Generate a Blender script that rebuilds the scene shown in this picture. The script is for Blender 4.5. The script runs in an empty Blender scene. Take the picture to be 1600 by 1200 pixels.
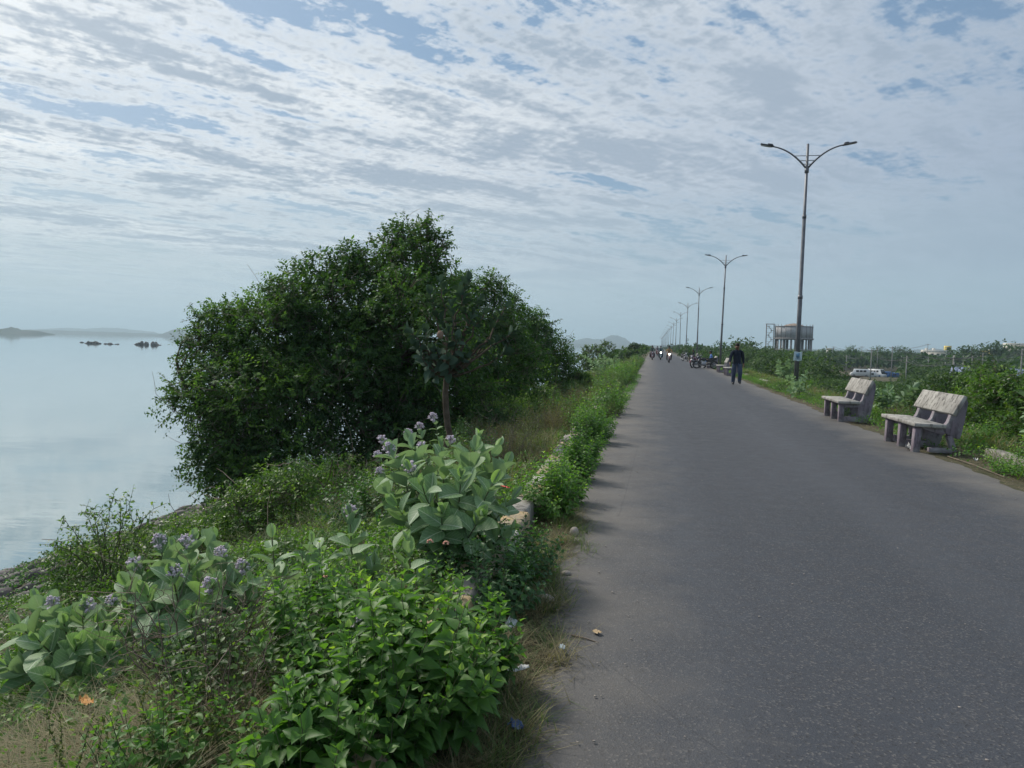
import bpy, bmesh, math, random
import numpy as np
from mathutils import Vector, Matrix, Quaternion
from math import radians as R, pi as PI, sin, cos, tan, atan2, sqrt

rng = np.random.default_rng(11)
random.seed(11)
scn = bpy.context.scene
col = scn.collection

# ------------------------------------------------------------------ camera
YAW, PITCH, ROLL = R(11.3), R(3.3), R(1.375)
EYE = Vector((0, 0, 1.6))
FPX = 1110.0
cam_rot = (Matrix.Rotation(YAW, 3, 'Z') @ Matrix.Rotation(R(90) - PITCH, 3, 'X') @ Matrix.Rotation(ROLL, 3, 'Z'))
cd = bpy.data.cameras.new('camera')
cam = bpy.data.objects.new('camera', cd)
col.objects.link(cam)
cam.matrix_world = Matrix.Translation(EYE) @ cam_rot.to_4x4()
cd.sensor_fit = 'HORIZONTAL'
cd.sensor_width = 36.0
cd.lens = 36.0 * FPX / 1600.0
cd.clip_start = 0.05
cd.clip_end = 30000
scn.camera = cam

# ------------------------------------------------------------------ world
SUN_AZ = R(-58)      # from +Y towards -X
SUN_EL = R(44)
SDIR = Vector((sin(SUN_AZ) * cos(SUN_EL), cos(SUN_AZ) * cos(SUN_EL), sin(SUN_EL)))
w = bpy.data.worlds.new('World')
scn.world = w
w.use_nodes = True
nt = w.node_tree
for n in list(nt.nodes): nt.nodes.remove(n)

def N(nt, t, **k):
    n = nt.nodes.new(t)
    for a, b in k.items(): setattr(n, a, b)
    return n

def link(nt, a, b): nt.links.new(a, b)

def mth(nt, op, a, b=None, c=None, clamp=False):
    n = nt.nodes.new('ShaderNodeMath'); n.operation = op; n.use_clamp = clamp
    for i, s in enumerate((a, b, c)):
        if s is None: continue
        if isinstance(s, (int, float)): n.inputs[i].default_value = s
        else: nt.links.new(s, n.inputs[i])
    return n.outputs[0]

def mixc(nt, f, a, b, mode='MIX'):
    n = nt.nodes.new('ShaderNodeMix'); n.data_type = 'RGBA'; n.blend_type = mode
    if isinstance(f, (int, float)): n.inputs[0].default_value = f
    else: nt.links.new(f, n.inputs[0])
    for i, s in ((6, a), (7, b)):
        if isinstance(s, (tuple, list)): n.inputs[i].default_value = tuple(s)[:3] + (1,)
        else: nt.links.new(s, n.inputs[i])
    return n.outputs[2]

def ramp(nt, f, pts, interp='LINEAR'):
    n = nt.nodes.new('ShaderNodeValToRGB')
    n.color_ramp.interpolation = interp
    e = n.color_ramp.elements
    while len(e) < len(pts): e.new(0.5)
    for i, (p, c) in enumerate(pts):
        e[i].position = p
        e[i].color = (c, c, c, 1) if isinstance(c, (int, float)) else tuple(c)[:3] + (1,)
    if f is not None: nt.links.new(f, n.inputs[0])
    return n.outputs[0]

def noise(nt, vec, scale, detail=4, rough=0.5, dist=0.0, lac=2.0):
    n = nt.nodes.new('ShaderNodeTexNoise')
    n.inputs['Scale'].default_value = scale
    n.inputs['Detail'].default_value = detail
    n.inputs['Roughness'].default_value = rough
    n.inputs['Distortion'].default_value = dist
    n.inputs['Lacunarity'].default_value = lac
    if vec is not None: nt.links.new(vec, n.inputs['Vector'])
    return n.outputs['Fac']

def mapping(nt, vec, loc=(0,0,0), rot=(0,0,0), scale=(1,1,1)):
    n = nt.nodes.new('ShaderNodeMapping')
    n.inputs['Location'].default_value = loc
    n.inputs['Rotation'].default_value = rot
    n.inputs['Scale'].default_value = scale
    nt.links.new(vec, n.inputs['Vector'])
    return n.outputs[0]

def build_sky():
    sky = N(nt, 'ShaderNodeTexSky', sky_type='NISHITA', sun_disc=False)
    sky.sun_elevation = SUN_EL
    sky.sun_rotation = SUN_AZ
    sky.air_density = 1.2; sky.dust_density = 2.0; sky.ozone_density = 1.5
    tc = N(nt, 'ShaderNodeTexCoord')
    sep = N(nt, 'ShaderNodeSeparateXYZ'); link(nt, tc.outputs['Generated'], sep.inputs[0])
    z = mth(nt, 'MAXIMUM', sep.outputs[2], 0.0)
    den = mth(nt, 'ADD', z, 0.07)
    px = mth(nt, 'DIVIDE', sep.outputs[0], den)
    py = mth(nt, 'DIVIDE', sep.outputs[1], den)
    cmb = N(nt, 'ShaderNodeCombineXYZ'); link(nt, px, cmb.inputs[0]); link(nt, py, cmb.inputs[1])
    P = cmb.outputs[0]
    # cloud deck laid in a flat layer: bands run left-near to right-far
    rot = mapping(nt, P, rot=(0, 0, R(-50)), scale=(1, 1, 1))
    big = noise(nt, mapping(nt, rot, loc=(3.9, 0.7, 0), scale=(0.42, 1.0, 1)), 1.0, 2, 0.5, 0.3)
    mid = noise(nt, mapping(nt, rot, loc=(9.2, 7.1, 0), scale=(1.1, 2.5, 1)), 1.5, 4, 0.55, 0.2)
    fine = noise(nt, mapping(nt, rot, loc=(1, 9, 2), scale=(1.0, 1.8, 1)), 7.0, 7, 0.66, 0.15)
    cells = noise(nt, mapping(nt, rot, loc=(4, 2, 5), scale=(1.5, 1.0, 1)), 17.0, 4, 0.6, 0.1)
    cov = mth(nt, 'ADD', mth(nt, 'MULTIPLY', big, 0.95), mth(nt, 'MULTIPLY', mid, 0.85))
    cov = mth(nt, 'ADD', cov, mth(nt, 'MULTIPLY', fine, 0.65))
    cov = mth(nt, 'ADD', cov, mth(nt, 'MULTIPLY', cells, 0.30))
    # mean 1.375
    g0 = N(nt, 'ShaderNodeVectorMath', operation='DOT_PRODUCT'); link(nt, tc.outputs['Generated'], g0.inputs[0]); g0.inputs[1].default_value = SDIR
    cov = mth(nt, 'ADD', cov, mth(nt, 'MULTIPLY', mth(nt, 'SUBTRACT', 0.75, g0.outputs['Value']), 0.14))
    dens = ramp(nt, mth(nt, 'SUBTRACT', cov, 0.72), [(0.46, 0.0), (0.53, 0.45), (0.62, 0.88), (0.80, 1.0)], 'LINEAR')
    # thickness -> grey bellies
    th = mth(nt, 'ADD', mth(nt, 'MULTIPLY', big, 0.22), mth(nt, 'MULTIPLY', mid, 0.38))
    th = mth(nt, 'ADD', th, mth(nt, 'MULTIPLY', fine, 0.26))
    th2 = mth(nt, 'ADD', th, mth(nt, 'MULTIPLY', cells, 0.14))
    belly = ramp(nt, th2, [(0.445, 1.0), (0.56, 0.0)], 'EASE')
    # direction to the sun: the veil is brighter and whiter near it
    dp = N(nt, 'ShaderNodeVectorMath', operation='DOT_PRODUCT')
    link(nt, tc.outputs['Generated'], dp.inputs[0]); dp.inputs[1].default_value = SDIR
    g = mth(nt, 'MAXIMUM', dp.outputs['Value'], 0.0)
    g1 = mth(nt, 'POWER', g, 2.0)
    g2 = mth(nt, 'POWER', g, 14.0)
    lit = mixc(nt, g1, (2.95, 3.6, 4.6), (11.0, 10.8, 10.1))
    flat = ramp(nt, g0.outputs['Value'], [(0.25, 0.62), (0.80, 0.0)])
    belly = mixc(nt, flat, belly, (.62, .62, .62))
    drk = mixc(nt, g1, (2.1, 2.75, 3.65), (3.2, 3.85, 4.6))
    cl = mixc(nt, belly, drk, lit)
    glow = mixc(nt, mth(nt, 'MULTIPLY', g2, 0.9, clamp=True), (0, 0, 0), (5.0, 4.5, 3.8))
    cl = mixc(nt, 1.0, cl, glow, 'ADD')
    # blue of the clear sky, Nishita tinted towards the milky blue of the photograph
    blue = mixc(nt, 0.70, sky.outputs[0], mixc(nt, g1, (1.35, 2.2, 3.4), (1.2, 2.4, 3.8)))
    c = mixc(nt, dens, blue, cl)
    # humid band low over the horizon
    hz = ramp(nt, z, [(0.0, 1.0), (0.06, 0.78), (0.13, 0.34), (0.24, 0.0)], 'EASE')
    hcol = mixc(nt, g1, (3.15, 4.25, 4.9), (4.9, 5.7, 5.95))
    c = mixc(nt, mth(nt, 'MULTIPLY', hz, 0.95), c, hcol)
    bg = N(nt, 'ShaderNodeBackground'); link(nt, c, bg.inputs[0]); bg.inputs[1].default_value = 0.1
    out = N(nt, 'ShaderNodeOutputWorld'); link(nt, bg.outputs[0], out.inputs[0])
build_sky()
w.cycles.sampling_method = 'MANUAL'
w.cycles.sample_map_resolution = 512

sd = bpy.data.lights.new('sun', 'SUN')
sd.energy = 2.7
sd.angle = R(9.0)
sd.color = (1.0, 0.94, 0.84)
sun = bpy.data.objects.new('sun', sd)
col.objects.link(sun)
sun.rotation_mode = 'QUATERNION'
sun.rotation_quaternion = SDIR.to_track_quat('Z', 'Y')
sun.location = (-30, 20, 40)

vs = scn.view_settings
vs.view_transform = 'Standard'; vs.look = 'None'; vs.gamma = 1; vs.exposure = 0.38
vs.use_curve_mapping = False
cy = scn.cycles
cy.max_bounces = 5; cy.diffuse_bounces = 2; cy.glossy_bounces = 2; cy.transmission_bounces = 3
cy.transparent_max_bounces = 4; cy.volume_bounces = 0
cy.use_adaptive_sampling = True; cy.adaptive_threshold = 0.015
cy.caustics_reflective = False; cy.caustics_refractive = False
cy.sample_clamp_indirect = 4.0

# ------------------------------------------------------------------ helpers
def setp(o, label=None, cat=None, group=None, kind=None):
    if label: o['label'] = label
    if cat: o['category'] = cat
    if group: o['group'] = group
    if kind: o['kind'] = kind
    return o

def empty(name, loc=(0,0,0), rz=0.0, label=None, cat=None, group=None):
    o = bpy.data.objects.new(name, None); col.objects.link(o)
    o.location = loc; o.rotation_euler = (0, 0, rz); o.empty_display_size = 0.2
    return setp(o, label, cat, group)

def link_obj(name, me, parent=None, loc=None):
    o = bpy.data.objects.new(name, me); col.objects.link(o)
    if parent is not None: o.parent = parent
    if loc is not None: o.location = loc
    return o

def ray(u, v):
    d = Vector(((u - 800) / FPX, -(v - 600) / FPX, -1.0))
    return cam_rot @ d            # unit depth along the optical axis

def at(u, v, D):
    return EYE + ray(u, v) * D

def sn(x, y, s=1.0, k=0.0):
    return (np.sin(x * 1.7 * s + 1.3 + k) * np.cos(y * 1.3 * s - .7 + k * 2) + .5 * np.sin(x * 3.9 * s - y * 2.3 * s + k) + .35 * np.cos(y * 5.1 * s + x * 1.1 * s + 2 + k)) / 1.85

WZ = -4.4
def gz(x, y):
    x = np.asarray(x, float); y = np.asarray(y, float)
    z = np.zeros(np.broadcast(x, y).shape)
    z = np.where(x < -1.6, -(-1.6 - x) * 0.319 + 0.10 * sn(x, y, .8) * np.clip((-1.6 - x) / 3, 0, 1), z)
    z = np.maximum(z, -8.0)
    z = np.where(x > 5.7, np.maximum(-(x - 5.7) * 0.42, -5.0) + 0.12 * sn(x, y, .5) * np.clip((x - 5.7) / 4, 0, 1), z)
    return z

def gzf(x, y): return float(gz(x, y))

def at_ground(u, v):
    d = ray(u, v); p = EYE.copy(); t = 0.5
    while t < 3000:
        q = EYE + d * t
        if q.z < gzf(q.x, q.y): return q
        t *= 1.01
    return q

def new_mesh(name, V, F, mats=None, uv=None, tint=None, smooth=False, mi=None, sizes=None):
    """V (n,3); F flat array of loop vertex ids with per-face sizes, or (m,k) array"""
    me = bpy.data.meshes.new(name)
    V = np.asarray(V, np.float32)
    if sizes is None:
        F = np.asarray(F, np.int32); m, k = F.shape
        sizes = np.full(m, k, np.int32); F = F.ravel()
    else:
        F = np.asarray(F, np.int32); sizes = np.asarray(sizes, np.int32); m = len(sizes)
    me.vertices.add(len(V)); me.vertices.foreach_set('co', V.ravel())
    me.loops.add(len(F)); me.loops.foreach_set('vertex_index', F)
    me.polygons.add(m)
    st = np.zeros(m, np.int32); st[1:] = np.cumsum(sizes)[:-1]
    me.polygons.foreach_set('loop_start', st)
    me.polygons.foreach_set('loop_total', sizes)
    if mi is not None: me.polygons.foreach_set('material_index', np.asarray(mi, np.int32))
    if smooth: me.polygons.foreach_set('use_smooth', np.ones(m, bool))
    if uv is not None:
        l = me.uv_layers.new(name='UVMap')
        l.data.foreach_set('uv', np.asarray(uv, np.float32)[F].ravel())
    if tint is not None:
        a = me.attributes.new('tint', 'FLOAT', 'POINT')
        a.data.foreach_set('value', np.asarray(tint, np.float32))
    for mt in (mats or []): me.materials.append(mt)
    me.update(calc_edges=True)
    me.validate()
    return me

class MB:
    """mesh collector for built things"""
    def __init__(s): s.V = []; s.F = []; s.M = []; s.n = 0
    def add(s, V, F, m=0):
        V = [tuple(v) for v in V]
        s.V += V; s.F += [tuple(i + s.n for i in f) for f in F]; s.M += [m] * len(F); s.n += len(V)
        return s
    def box(s, c, d, m=0, rot=None, taper=1.0):
        hx, hy, hz = d[0] / 2, d[1] / 2, d[2] / 2
        P = []
        for z, t in ((-hz, 1.0), (hz, taper)):
            for x, y in ((-hx, -hy), (hx, -hy), (hx, hy), (-hx, hy)):
                P.append(Vector((x * t, y * t, z)))
        if rot is not None: P = [rot @ p for p in P]
        c = Vector(c)
        return s.add([c + p for p in P], [(3,2,1,0),(4,5,6,7),(0,1,5,4),(1,2,6,5),(2,3,7,6),(3,0,4,7)], m)
    def tube(s, pts, rad, n=8, m=0, cap=True):
        pts = [Vector(p) for p in pts]
        if isinstance(rad, (int, float)): rad = [rad] * len(pts)
        V = []; F = []
        prev = None
        for i, p in enumerate(pts):
            t = (pts[min(i + 1, len(pts) - 1)] - pts[max(i - 1, 0)])
            if t.length < 1e-9: t = Vector((0, 0, 1))
            t.normalize()
            a = Vector((0, 0, 1)) if abs(t.z) < .9 else Vector((1, 0, 0))
            if prev is not None: a = prev
            x = (a - t * a.dot(t)); x.normalize(); y = t.cross(x); prev = x
            for k in range(n):
                an = 2 * PI * k / n
                V.append(p + (x * cos(an) + y * sin(an)) * rad[i])
        for i in range(len(pts) - 1):
            for k in range(n):
                F.append((i*n+k, i*n+(k+1)%n, (i+1)*n+(k+1)%n, (i+1)*n+k))
        if cap:
            F.append(tuple(reversed(range(n)))); F.append(tuple(range((len(pts)-1)*n, len(pts)*n)))
        return s.add(V, F, m)
    def prism(s, pts2, a, b, axis='y', m=0):
        """outline in the (x,z) plane extruded along y from a to b (or other axis)"""
        n = len(pts2)
        def mk(u, v, t):
            return {'y': (u, t, v), 'x': (t, u, v), 'z': (u, v, t)}[axis]
        V = [mk(u, v, a) for u, v in pts2] + [mk(u, v, b) for u, v in pts2]
        F = [tuple(range(n)), tuple(reversed(range(n, 2*n)))]
        for i in range(n): F.append((i, (i+1)%n + 0 if False else (i+1)%n, (i+1)%n + n, i + n))
        return s.add(V, F, m)
    def ell(s, c, r, nu=10, nv=6, m=0, rot=None):
        V = []; F = []
        c = Vector(c)
        for j in range(nv + 1):
            th = PI * j / nv
            for i in range(nu):
                ph = 2 * PI * i / nu
                p = Vector((r[0]*sin(th)*cos(ph), r[1]*sin(th)*sin(ph), r[2]*cos(th)))
                if rot is not None: p = rot @ p
                V.append(c + p)
        for j in range(nv):
            for i in range(nu):
                F.append((j*nu+i, (j+1)*nu+i, (j+1)*nu+(i+1)%nu, j*nu+(i+1)%nu))
        return s.add(V, F, m)
    def torus(s, c, R0, r0, ax='x', nu=20, nv=8, m=0):
        V = []; F = []
        c = Vector(c)
        for i in range(nu):
            a = 2*PI*i/nu
            for j in range(nv):
                b = 2*PI*j/nv
                q = R0 + r0*cos(b)
                p = {'x': (r0*sin(b), q*cos(a), q*sin(a)), 'z': (q*cos(a), q*sin(a), r0*sin(b)), 'y': (q*cos(a), r0*sin(b), q*sin(a))}[ax]
                V.append(c + Vector(p))
        for i in range(nu):
            for j in range(nv):
                F.append((i*nv+j, ((i+1)%nu)*nv+j, ((i+1)%nu)*nv+(j+1)%nv, i*nv+(j+1)%nv))
        return s.add(V, F, m)
    def mesh(s, name, mats, smooth=False, bevel=0.0):
        if not isinstance(mats, (list, tuple)): mats = [mats]
        F = [i for f in s.F for i in f]
        me = new_mesh(name, np.array([tuple(v) for v in s.V]), F, mats, smooth=smooth, mi=s.M, sizes=[len(f) for f in s.F])
        bm = bmesh.new(); bm.from_mesh(me)
        bmesh.ops.recalc_face_normals(bm, faces=bm.faces)
        if bevel > 0:
            es = [e for e in bm.edges if len(e.link_faces) == 2 and e.calc_face_angle(0) > .6]
            bmesh.ops.bevel(bm, geom=es, offset=bevel, segments=1, profile=.5, affect='EDGES')
        bm.to_mesh(me); bm.free()
        return me
    def build(s, name, mats, parent=None, smooth=False, bevel=0.0, loc=None):
        return link_obj(name, s.mesh(name, mats, smooth, bevel), parent, loc)

# ------------------------------------------------------------------ materials
def base_mat(name, rough=0.8, spec=0.3):
    m = bpy.data.materials.new(name); m.use_nodes = True
    t = m.node_tree
    for n in list(t.nodes): t.nodes.remove(n)
    b = N(t, 'ShaderNodeBsdfPrincipled'); o = N(t, 'ShaderNodeOutputMaterial')
    b.inputs['Roughness'].default_value = rough
    b.inputs['Specular IOR Level'].default_value = spec
    link(t, b.outputs[0], o.inputs[0])
    return m, t, b, o

def bump(t, b, h, strength=0.5, dist=0.02):
    n = N(t, 'ShaderNodeBump'); n.inputs['Strength'].default_value = strength; n.inputs['Distance'].default_value = dist
    link(t, h, n.inputs['Height']); link(t, n.outputs[0], b.inputs['Normal'])
    return n

def plain(name, c1, c2=None, scale=4.0, rough=0.7, spec=0.3, metal=0.0, bmp=0.0, coord='Object', detail=6):
    m, t, b, o = base_mat(name, rough, spec)
    tc = N(t, 'ShaderNodeTexCoord')
    f = noise(t, tc.outputs[coord], scale, detail, .6)
    c2 = c2 or tuple(x * .7 for x in c1)
    link(t, mixc(t, ramp(t, f, [(.35, 0.), (.65, 1.)]), c1, c2), b.inputs['Base Color'])
    b.inputs['Metallic'].default_value = metal
    if bmp: bump(t, b, f, bmp, .01)
    return m

def leaf_mat(name, dark, light, young=None, rough=.45, spec=.35, trans=.34, veins=None, back=None, tcol=(1.9, 2.1, .75)):
    m, t, b, o = base_mat(name, rough, spec)
    at_ = N(t, 'ShaderNodeAttribute', attribute_name='tint')
    oi = N(t, 'ShaderNodeObjectInfo')
    f = mth(t, 'ADD', at_.outputs['Fac'], mth(t, 'MULTIPLY', mth(t, 'SUBTRACT', oi.outputs['Random'], .5), .25))
    c = mixc(t, ramp(t, f, [(0.05, 0.), (.75, 1.)]), dark, light)
    if young: c = mixc(t, ramp(t, f, [(.8, 0.), (1., 1.)]), c, young)
    if veins:
        uv = N(t, 'ShaderNodeUVMap')
        sp = N(t, 'ShaderNodeSeparateXYZ'); link(t, uv.outputs[0], sp.inputs[0])
        au = mth(t, 'ABSOLUTE', mth(t, 'SUBTRACT', sp.outputs[0], .5))
        mid = mth(t, 'LESS_THAN', au, .028)
        side = mth(t, 'SUBTRACT', mth(t, 'MULTIPLY', sp.outputs[1], 7.0), mth(t, 'MULTIPLY', au, 5.0))
        side = mth(t, 'LESS_THAN', mth(t, 'FRACT', side), .11)
        vn = mth(t, 'MAXIMUM', mid, mth(t, 'MULTIPLY', side, .5))
        c = mixc(t, mth(t, 'MULTIPLY', vn, .95), c, veins)
    if veins:
        sv = N(t, 'ShaderNodeVectorMath', operation='MULTIPLY_ADD'); link(t, uv.outputs[0], sv.inputs[0]); sv.inputs[1].default_value = (3, 4, 1)
        cr = N(t, 'ShaderNodeCombineXYZ'); link(t, mth(t, 'MULTIPLY', oi.outputs['Random'], 37.0), cr.inputs[0]); link(t, mth(t, 'MULTIPLY', at_.outputs['Fac'], 23.0), cr.inputs[1]); link(t, cr.outputs[0], sv.inputs[2])
        sp_n = noise(t, sv.outputs[0], 1.0, 5, .65)
        c = mixc(t, ramp(t, sp_n, [(.52, 0.), (.75, .55)]), c, tuple(x * .55 for x in dark))
        c = mixc(t, ramp(t, sp_n, [(.27, .8), (.36, 0.)]), c, (.24, .21, .08))
    if back:
        gm = N(t, 'ShaderNodeNewGeometry')
        c = mixc(t, mth(t, 'MULTIPLY', gm.outputs['Backfacing'], .7), c, back)
    link(t, c, b.inputs['Base Color'])
    tr = N(t, 'ShaderNodeBsdfTranslucent')
    tcx = mixc(t, 1.0, c, tcol, 'MULTIPLY')
    link(t, tcx, tr.inputs[0])
    mx = N(t, 'ShaderNodeMixShader'); mx.inputs[0].default_value = trans
    link(t, b.outputs[0], mx.inputs[1]); link(t, tr.outputs[0], mx.inputs[2]); link(t, mx.outputs[0], o.inputs[0])
    return m

M = {}
M['tree_leaf'] = leaf_mat('dark_tree_leaf', (.030, .072, .026), (.078, .155, .042), (.15, .26, .05), trans=.34, rough=.62, spec=.2)
M['bush_leaf'] = leaf_mat('bush_leaf', (.045, .100, .026), (.095, .180, .040), (.18, .27, .06), trans=.36)
M['herb_leaf'] = leaf_mat('herb_leaf', (.045, .125, .026), (.120, .245, .046), (.30, .44, .08), trans=.38, veins=(.09, .18, .06), rough=.5)
M['lantana_leaf'] = leaf_mat('lantana_leaf', (.026, .082, .028), (.068, .155, .050), (.14, .24, .08), trans=.32, rough=.5)
M['milkweed_leaf'] = leaf_mat('milkweed_leaf', (.125, .215, .110), (.205, .325, .155), (.32, .47, .15), trans=.24, tcol=(1.5, 1.75, .9), veins=(.42, .50, .36), rough=.55, spec=.3, back=(.26, .34, .25))
M['milktree_leaf_shaded'] = leaf_mat('milkweed_tree_leaf_shaded', (.050, .088, .060), (.080, .125, .085), (.10, .15, .08), trans=.12, tcol=(1.4, 1.6, .9), rough=.8, spec=.1)  # milkweed leaf green darkened: the tree's backlit shade is put into the colour
M['far_leaf'] = leaf_mat('far_tree_leaf', (.026, .060, .022), (.062, .115, .036), (.10, .16, .05), trans=.28, rough=.6)
M['dry_leaf'] = leaf_mat('dry_weed_leaf', (.10, .095, .045), (.19, .17, .09), (.22, .18, .12), trans=.3, rough=.7)
M['olive_leaf'] = leaf_mat('olive_weed_leaf', (.055, .080, .030), (.11, .14, .055), (.16, .17, .08), trans=.35, rough=.6)
M['grass_dry'] = leaf_mat('dry_grass', (.12, .105, .06), (.26, .225, .13), (.33, .28, .17), trans=.25, rough=.7)
M['grass_green'] = leaf_mat('green_grass', (.05, .09, .025), (.10, .15, .045), (.16, .19, .07), trans=.35, rough=.6)
M['bark'] = plain('bark', (.075, .055, .04), (.14, .11, .085), 12, .9, .2, bmp=.5)
M['stem'] = plain('green_stem', (.12, .16, .07), (.09, .08, .05), 9, .7)
M['twig'] = plain('dead_twig', (.22, .18, .14), (.12, .09, .07), 9, .85)
M['flower'] = plain('milkweed_flower', (.56, .47, .56), (.68, .62, .66), 40, .6)
HAZE = 0.00032
# ------------------------------------------------------------------ the setting
def grid_mesh(name, xs, ys, zf, mat, smooth=True):
    X, Y = np.meshgrid(xs, ys)
    Z = zf(X, Y)
    V = np.stack([X.ravel(), Y.ravel(), Z.ravel()], 1)
    nx, ny = len(xs), len(ys)
    i = np.arange(ny - 1)[:, None] * nx + np.arange(nx - 1)[None, :]
    F = np.stack([i, i + 1, i + nx + 1, i + nx], -1).reshape(-1, 4)
    return new_mesh(name, V, F, [mat], smooth=smooth)

# soil with dry litter
m, t, b, o = base_mat('soil', .95, .15)
tc = N(t, 'ShaderNodeTexCoord'); P = tc.outputs['Object']
n1 = noise(t, P, .35, 6, .6); n2 = noise(t, P, 6.0, 8, .7); n3 = noise(t, P, 45, 4, .7)
c = mixc(t, ramp(t, n1, [(.35, 0.), (.65, 1.)]), (.085, .070, .050), (.055, .070, .030))
c = mixc(t, ramp(t, n2, [(.4, 0.), (.7, 1.)]), c, (.15, .125, .09))
c = mixc(t, ramp(t, n3, [(.5, 0.), (.75, .7)]), c, (.045, .036, .026))
link(t, c, b.inputs['Base Color'])
bump(t, b, mth(t, 'ADD', n2, mth(t, 'MULTIPLY', n3, .5)), .8, .05)
M['soil'] = m

xs = np.concatenate([[-6500, -4000, -2000, -900, -400, -150, -60, -35], np.arange(-26, -1.7, .5), [-1.6, -1.1, 0, 2, 4, 5.2, 5.7], np.arange(6.2, 22, .5), np.arange(22, 60, 3), [75, 100, 140, 200, 300, 500, 900, 1600, 3000, 6500]])
ys = np.concatenate([[-300, -100, -30, -10], np.arange(-4, 30, .5), np.arange(30, 90, 2.), np.arange(90, 400, 15.), [450, 600, 900, 1400, 2200, 3500, 6500]])
setp(link_obj('ground', grid_mesh('ground', xs, ys, lambda X, Y: gz(X, Y) - .008, M['soil'])), kind='structure')

# asphalt
m, t, b, o = base_mat('asphalt', .78, .35)
tc = N(t, 'ShaderNodeTexCoord'); P = tc.outputs['Object']
big = noise(t, mapping(t, P, scale=(1, .35, 1)), .7, 4, .55)
med = noise(t, P, 5, 5, .6)
agg = N(t, 'ShaderNodeTexVoronoi'); agg.inputs['Scale'].default_value = 110; link(t, P, agg.inputs['Vector'])
sepc = N(t, 'ShaderNodeSeparateColor'); link(t, agg.outputs['Color'], sepc.inputs[0])
fine = noise(t, P, 260, 3, .7)
c = mixc(t, ramp(t, big, [(.3, 0.), (.7, 1.)]), (.033, .038, .048), (.046, .051, .063))
c = mixc(t, ramp(t, med, [(.35, 0.), (.7, .35)]), c, (.060, .061, .068))
c = mixc(t, ramp(t, sepc.outputs[0], [(.80, 0.), (1., .55)]), c, (.17, .16, .15))
c = mixc(t, ramp(t, sepc.outputs[1], [(.80, 0.), (1., .75)]), c, (.022, .022, .024))
c = mixc(t, ramp(t, fine, [(.55, 0.), (.8, .35)]), c, (.13, .125, .125))
# tyre polished lanes and old repair patches
sp0 = N(t, 'ShaderNodeSeparateXYZ'); link(t, P, sp0.inputs[0])
lane = mth(t, 'SINE', mth(t, 'MULTIPLY', mth(t, 'ADD', sp0.outputs[0], mth(t, 'MULTIPLY', med, .3)), 3.4))
c = mixc(t, mth(t, 'MULTIPLY', ramp(t, lane, [(.45, 0.), (1., 1.)]), .22), c, (.072, .077, .088))
pt = noise(t, mapping(t, P, loc=(3, 7, 0), scale=(.6, .22, 1)), 1.1, 6, .62)
c = mixc(t, ramp(t, pt, [(.60, 0.), (.66, .45)]), c, (.036, .038, .044))
c = mixc(t, ramp(t, noise(t, P, 1.9, 7, .7), [(.60, 0.), (.72, .3)]), c, (.12, .113, .105))
# dust gathered along both edges (a stain with its own shape)
sp = N(t, 'ShaderNodeSeparateXYZ'); link(t, P, sp.inputs[0])
xe = mth(t, 'ADD', sp.outputs[0], mth(t, 'MULTIPLY', mth(t, 'SUBTRACT', noise(t, P, 1.3, 5, .6), .5), 1.6))
dr = ramp(t, mth(t, 'MULTIPLY', mth(t, 'SUBTRACT', xe, 3.3), 1.0, clamp=True), [(0.0, 0.), (1., .75)])
dl = ramp(t, mth(t, 'MULTIPLY', mth(t, 'SUBTRACT', mth(t, 'MULTIPLY', xe, -1.0), -.35), .8, clamp=True), [(0.0, 0.), (1., .8)])
c = mixc(t, mth(t, 'MAXIMUM', dr, dl), c, (.165, .150, .132))
crk = N(t, 'ShaderNodeTexVoronoi', feature='DISTANCE_TO_EDGE'); crk.inputs['Scale'].default_value = .32
link(t, mixc(t, .2, P, N(t, 'ShaderNodeTexNoise').outputs['Color']), crk.inputs['Vector'])
c = mixc(t, mth(t, 'MULTIPLY', mth(t, 'LESS_THAN', crk.outputs['Distance'], .0012), .25), c, (.02, .02, .02))
link(t, c, b.inputs['Base Color'])
link(t, ramp(t, med, [(.3, .62), (.7, .8)]), b.inputs['Roughness'])
bump(t, b, mth(t, 'ADD', mth(t, 'MULTIPLY', agg.outputs['Distance'], .6), mth(t, 'MULTIPLY', fine, .4)), .65, .006)
M['asphalt'] = m

def left_edge(y):
    y = np.asarray(y, float)
    e = np.interp(y, [-20, 0, 2.5, 4.5, 6, 11, 30, 60], [-.55, -.55, -.52, -.60, -.70, -.88, -1.08, -1.22])
    return e + .05 * np.sin(y * 2.3) + .035 * np.sin(y * 7.1 + 1) + .025 * np.sin(y * 17)
def right_edge(y):
    y = np.asarray(y, float)
    return 4.36 + .05 * np.sin(y * 1.7 + 2) + .035 * np.sin(y * 6.3) + .02 * np.sin(y * 15 + 1)
yy = np.concatenate([[-60, -20], np.arange(-6, 40, .12), np.arange(40, 120, .6), np.arange(120, 420, 6), [600, 1000, 2000, 4000]])
V = []; F = []
cols = np.array([0, .02, .25, .5, .75, .98, 1.0])
for i, y in enumerate(yy):
    a, c_ = float(left_edge(y)), float(right_edge(y))
    for k, f in enumerate(cols):
        V.append((a + (c_ - a) * f, y, -.012 if k in (0, len(cols) - 1) else .006 + .012 * (1 - (2 * f - 1) ** 2)))
n_ = len(cols)
for i in range(len(yy) - 1):
    for k in range(n_ - 1): F.append((i*n_+k, i*n_+k+1, (i+1)*n_+k+1, (i+1)*n_+k))
setp(link_obj('road', new_mesh('road', V, F, [M['asphalt']], smooth=True)), kind='structure')

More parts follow.
